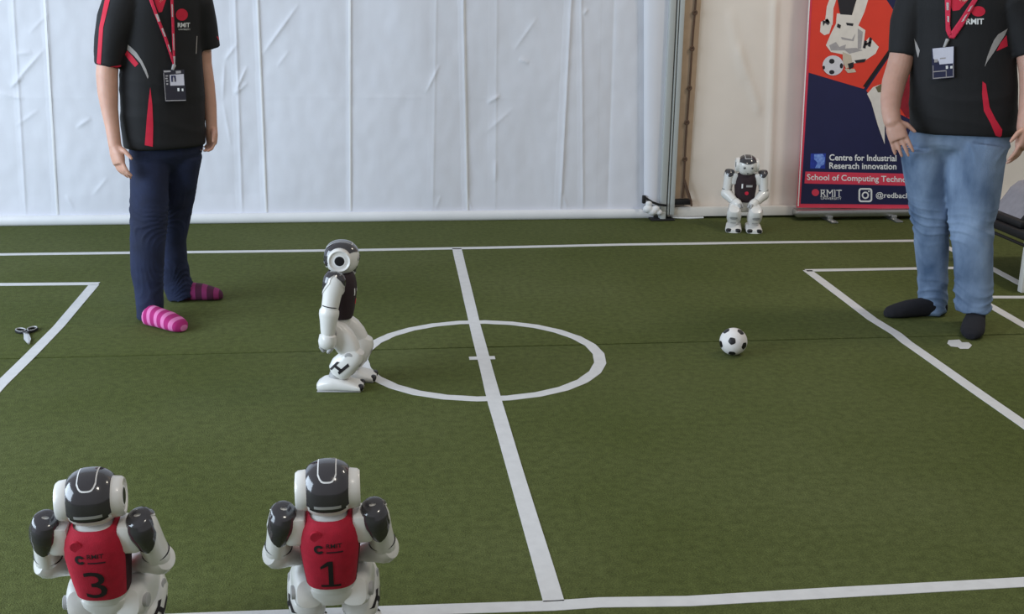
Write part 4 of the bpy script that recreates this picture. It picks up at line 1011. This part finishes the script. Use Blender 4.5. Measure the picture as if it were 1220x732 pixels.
LT_ = math.radians(35)
lf_h, lf_t = G(176, 387), G(220, 396)
lf2_h, lf2_t = G(207, 358), G(266, 356.5)
SOCK_P1 = stripe_material('pink_striped_sock', 'A8206E', 'D878B0', ((lf_t-lf_h).normalized().x, (lf_t-lf_h).normalized().y, 0), 2*PI/.042)
SOCK_P2 = stripe_material('purple_striped_sock', '4E1638', '8C2C66', (1, 0, 0), 2*PI/.05)
make_person(dict(
    th=LT_, Y=4.88, base=(-.92, 4.88, 0), skin=SKIN, denim=DENIM_D, label='person in black polo with dark jeans and pink striped socks, arms hanging',
    torso=[(181, 213, -42, .95), (176, 220, -35, .85), (163, 231, -24, .75), (153, 238, -12), (149, 239, 10), (148, 238, 40), (147, 239, 70), (146, 241, 105), (147, 243, 140), (150, 243.5, 170), (151, 243, 174)],
    hips=[(155, 239, 150, .60), (155, 240, 172, .60), (157, 239, 184, .55), (172, 228, 196, .5), (188, 212, 206, .6)],
    neck=(197, -40),
    armR=[(150, -5, 30, 4.80), (138, 30, 27, 4.78), (129, 65, 25.5, 4.76), (127.5, 90, 25.5, 4.755), (128.5, 110, 24, 4.75), (130.5, 130, 20, 4.745), (134, 152, 16.5, 4.735), (137, 174, 15, 4.725)],
    armL=[(236, -4, 26, 4.95), (240, 25, 22, 4.97), (242, 55, 19, 4.985), (243.5, 75, 17.5, 4.99), (247.5, 100, 16.5, 4.985), (250.5, 125, 15, 4.975), (252, 152, 13.5, 4.96)],
    slR=[(164, -14, 24, 4.83), (155, -8, 38, 4.82), (146, 3, 45, 4.80), (138, 25, 44, 4.78), (131.5, 52, 37, 4.765), (128.5, 79, 31.5, 4.76)],
    slL=[(222, -14, 22, 4.93), (229, -8, 32, 4.94), (236, 3, 35, 4.95), (242, 25, 32, 4.97), (249.5, 58, 27, 4.985)],
    legR=[(178, 182, 46, 4.85), (178.5, 215, 44.5, 4.83), (178, 250, 43, 4.81), (176.5, 285, 41, 4.79), (175.5, 315, 38, 4.775), (177, 350, 33, 4.76), (180, 379, 32, 4.755)],
    legL=[(218, 182, 46, 4.93), (214, 215, 43, 4.95), (208.5, 250, 39, 4.98), (204, 285, 35, 5.01), (206.5, 315, 36, 5.03), (211, 340, 35, 5.05), (216, 353, 34, 5.06)],
    hands=[dict(wrist=(137, 172, 4.727), tip=(146, 214, 4.70), nrm=lambda f, r: r*.75-f*.1+Vector((-.2, -.5, 0)), thumb=lambda f, r: f*1.0+Vector((.4, 0, 0)), L=.155, curl=.22),
           dict(wrist=(252, 150, 4.962), tip=(252.5, 192, 4.94), nrm=lambda f, r: -r, thumb=lambda f, r: Vector((-.3, -.9, 0)), L=.150, curl=.55)],
    feet=[dict(heel=lf_h, toe=lf_t, ankle=(180, 374, 4.755), mat=SOCK_P1), dict(heel=lf2_h, toe=lf2_t, ankle=(216, 349, 5.06), mat=SOCK_P2)],
    deco=[('sleeve_stripe', [[(130, -14), (125, 0), (118.3, 33), (115.2, 78), (120, 79.5), (123, 33), (131, 0), (137, -14)]], SHIRT_RED),
          ('cuff_trim', [[(113, 77), (128, 80), (144, 77.5), (144, 79.5), (128, 82.5), (113, 79.5)]], SHIRT_RED),
          ('cuff_trim', [[(258, 44), (262.5, 52), (264, 52), (259, 43)]], SHIRT_RED),
          ('grey_flash', [[(152, 53), (151.5, 59), (160, 67), (167, 75), (172, 85), (176, 94), (177, 91), (174, 82), (169, 72), (163, 63), (156, 56)]], SHIRT_GREY),
          ('red_flash', [[(148.5, 65), (151.5, 60), (158, 67), (165, 76), (161, 80), (154, 72)]], SHIRT_RED),
          ('red_side_panel', [[(179, 104), (177, 120), (175, 140), (172.5, 173), (182, 175), (182.5, 150), (181.5, 125)]], SHIRT_RED),
          ('red_collar', [[(177, -24), (206, -24), (199, -4), (193, 14), (189, 15), (184, 2)]], SHIRT_RED),
          ('collar_opening', [[(184, -24), (200, -24), (196, -2), (191, 3), (187, -3)]], SKIN),
          ('chest_emblem', [ellipse_pts(216.5, 17.5, 7.2, 7.2, 18)], SHIRT_RED),
          ('grey_piping', [[(234, 43), (235, 43), (234, 64), (233, 64)]], SHIRT_GREY)],
    text=[('chest_lettering', 'RMIT', (211.5, 226, 27, 32.5), WHITEINK, .02), ('chest_small_lettering', 'UNIVERSITY', (212.5, 226.5, 34, 36), WHITEINK, 0)],
    lanyard=[('lanyard', [[(169, -24), (174, -24), (187, 15), (199, 47), (207.5, 76), (207, 82), (205, 76), (195.5, 47), (183.5, 16)]]), ('lanyard', [[(201.5, -24), (205, -24), (207, 30), (208, 74), (207.5, 82), (205.5, 75), (204, 30)]])],
    lmarks={'lanyard': [[(184.5, 17), (187.5, 16.5), (190.5, 25), (188, 26)], [(191.5, 34), (193.5, 33), (197, 43), (195.5, 44)], [(199, 53), (200.5, 53), (203, 61), (202, 62)], [(203.5, 5), (205, 5), (205.5, 20), (204, 20)], [(205, 40), (206.5, 40), (207, 60), (206, 60)], [(205.5, 67), (208, 67), (207.8, 80), (207, 81)]]},
    badge=dict(c=(208, 102), w=24.5, h=36, yaw=.25, tilt=.0, mat=mat('black_badge', '24222E', .3, .05, 30, coat=.3), clip=(207.5, 78), clx=-.1,
        print=[('badge_photo_block', [[(.30, .16), (.96, .14), (.96, .50), (.30, .50)]], mat('badge_paper', 'C9C4CC', .6, .05, 30), 1), ('badge_portrait', [[(.36, .18), (.58, .18), (.58, .38), (.36, .38)]], NAVY, 2), ('badge_portrait_figure', [[(.43, .38), (.44, .26), (.47, .21), (.51, .26), (.53, .38)]], GP, 3), ('badge_header', [[(.04, .02), (.36, .02), (.36, .07), (.04, .08)], [(.60, .04), (.84, .03), (.84, .11), (.60, .12)]], GP, 1), ('badge_side_print', [[(.11, .17), (.22, .17), (.22, .21), (.11, .21)], [(.09, .25), (.20, .25), (.20, .29), (.09, .29)], [(.11, .33), (.22, .33), (.22, .37), (.11, .37)], [(.12, .42), (.20, .42), (.20, .47), (.12, .47)]], GP, 1), ('badge_symbol', [[(.62, .58), (.71, .58), (.71, .68), (.62, .68)], [(.82, .60), (.90, .60), (.90, .68), (.82, .68)]], WHITEINK, 1), ('badge_border', [[(.02, .96), (.98, .96), (.98, .985), (.02, .985)], [(.02, .1), (.045, .1), (.045, .97), (.02, .97)]], GP, 1)])))

RTH = math.radians(-22)
rf_h, rf_t = G(1123, 375), G(1054, 378.5)
rl_h, rl_t = G(1163, 383), G(1156, 406)
make_person(dict(
    th=RTH, Y=4.52, base=(2.42, 4.50, 0), skin=SKIN2, denim=DENIM_L, wr=.011, label='person in black polo with faded blue jeans and black socks beside banner',
    torso=[(1123, 1157, -42, .95), (1117, 1165, -35, .85), (1101, 1185, -25, .75), (1092, 1204, -12), (1089, 1207, 10), (1090, 1207, 40), (1089, 1207, 70), (1087, 1208, 100), (1086, 1208, 130), (1086.5, 1206, 152), (1088, 1204, 158)],
    hips=[(1092, 1201, 140, .60), (1089, 1202, 158, .58), (1084, 1199, 174, .52), (1100, 1180, 186, .46), (1118, 1160, 196, .6)],
    neck=(1140, -40),
    armR=[(1092, -5, 32, 4.60), (1083, 30, 31, 4.60), (1075.5, 62, 29, 4.59), (1071, 80, 29, 4.58), (1065, 98, 28, 4.56), (1061.5, 118, 24.5, 4.52), (1061, 132, 21.5, 4.48), (1063, 144, 20.5, 4.455)],
    armL=[(1204, -5, 32, 4.42), (1216, 30, 31, 4.40), (1225, 60, 29, 4.38), (1229, 85, 28.5, 4.36), (1229, 108, 27, 4.34), (1225, 132, 22, 4.31), (1221, 153, 19, 4.29)],
    slR=[(1112, -15, 26, 4.57), (1101, -8, 40, 4.58), (1091, 4, 48, 4.60), (1083, 28, 44, 4.60), (1075.5, 65, 33, 4.59)],
    slL=[(1184, -15, 26, 4.46), (1196, -8, 40, 4.45), (1206, 4, 48, 4.43), (1216, 28, 44, 4.41), (1225, 65, 35, 4.38)],
    legR=[(1100, 172, 56, 4.57), (1102, 200, 53, 4.58), (1106, 235, 47, 4.585), (1109.5, 270, 42, 4.59), (1111, 310, 37, 4.595), (1111, 345, 33.5, 4.60), (1111, 371, 33, 4.60)],
    legL=[(1167, 172, 68, 4.48), (1161, 200, 66, 4.47), (1159.5, 235, 59, 4.45), (1157.5, 270, 51, 4.43), (1159.5, 310, 45, 4.41), (1160, 345, 42, 4.405), (1159.5, 370, 41, 4.40)],
    hands=[dict(wrist=(1063, 143, 4.457), tip=(1077, 184, 4.405), nrm=lambda f, r: Vector((-.55, -.85, .15)), thumb=lambda f, r: Vector((1, -.3, .1)), L=.165, curl=.10, spread=.10, wf=1.05),
           dict(wrist=(1221, 152, 4.29), tip=(1210, 200, 4.25), nrm=lambda f, r: Vector((.75, -.65, .1)), thumb=lambda f, r: Vector((-.8, -.5, .1)), L=.165, curl=.22, spread=.12)],
    feet=[dict(heel=rf_h, toe=rf_t, ankle=(1111, 366, 4.60), mat=SOCK_B), dict(heel=rl_h, toe=rl_t, ankle=(1160, 366, 4.41), mat=SOCK_B)],
    deco=[('grey_flash', [[(1200.5, 34), (1189, 41), (1184, 48), (1181, 55), (1176, 68), (1173, 80), (1176, 74), (1185.6, 60), (1197, 42)]], SHIRT_GREY),
          ('red_flash', [[(1199, 42), (1200.5, 55), (1187, 61), (1192, 51)]], SHIRT_RED),
          ('red_side_panel', [[(1170.5, 97), (1174.5, 100), (1179, 128), (1186, 142), (1194, 154.5), (1193, 164), (1186, 161.5), (1180, 147), (1172, 132), (1170, 112)]], SHIRT_RED),
          ('grey_flash', [[(1089, 46), (1092, 51), (1096, 60), (1094, 69), (1091, 58)]], SHIRT_GREY),
          ('cuff_trim', [[(1062, 63), (1075, 67.5), (1086, 67.5), (1086, 69.5), (1075, 69.5), (1062, 65)]], SHIRT_RED),
          ('red_collar', [[(1120, -24), (1166, -24), (1156, -3), (1143, 12), (1135, 13), (1130, 0)]], SHIRT_RED),
          ('collar_opening', [[(1130, -24), (1160, -24), (1153, 0), (1146, 3.5), (1141, -2)]], SKIN2),
          ('chest_emblem', [ellipse_pts(1165.5, 13.5, 8.4, 6.2, 18)], SHIRT_RED)],
    text=[('chest_lettering', 'RMIT', (1151, 1172, 22, 29), WHITEINK, .03)],
    lanyard=[('lanyard', [[(1120, -24), (1128, -24), (1133, 0), (1132, 30), (1134, 41), (1130, 44), (1127, 36), (1126, 0)]]), ('lanyard', [[(1168, -24), (1176, -24), (1164.5, 0), (1148, 30), (1137, 46), (1130.5, 45), (1133, 38), (1144, 22), (1158, 0)]])],
    lmarks={'lanyard': [[(1127.5, 3), (1130.5, 3), (1130.5, 12), (1128, 12)], [(1128.5, 19), (1131, 19), (1131, 26), (1129, 26)], [(1150, 18), (1153, 16), (1148, 25), (1145, 26)], [(1156, 8), (1159, 6), (1155, 13), (1152.5, 14)]]},
    badge=dict(c=(1123.5, 75), w=25, h=35.5, yaw=-.30, tilt=-.12, mat=mat('navy_badge', '252A4A', .3, .05, 30, coat=.3), clip=(1129, 47), clx=.1,
        print=[('badge_paper', [[(.03, .01), (.98, .01), (.96, .54), (.34, .54), (.30, .42), (.06, .34)]], mat('badge_white', 'DCDCEC', .6, .05, 30), 1), ('badge_text_line', [[(.36, .33), (.62, .33), (.62, .37), (.36, .37)], [(.10, .36), (.26, .36), (.26, .46), (.10, .46)]], GP, 2), ('badge_symbol', [[(.62, .60), (.72, .60), (.72, .70), (.62, .70)], [(.82, .62), (.92, .62), (.92, .70), (.82, .70)]], WHITEINK, 1), ('badge_border', [[(.03, .955), (.97, .955), (.97, .985), (.03, .985)], [(.03, .55), (.06, .55), (.06, .97), (.03, .97)], [(.94, .55), (.97, .55), (.97, .97), (.94, .97)], [(.06, .74), (.64, .74), (.64, .77), (.06, .77)], [(.62, .74), (.65, .74), (.65, .96), (.62, .96)]], GP, 1)])))
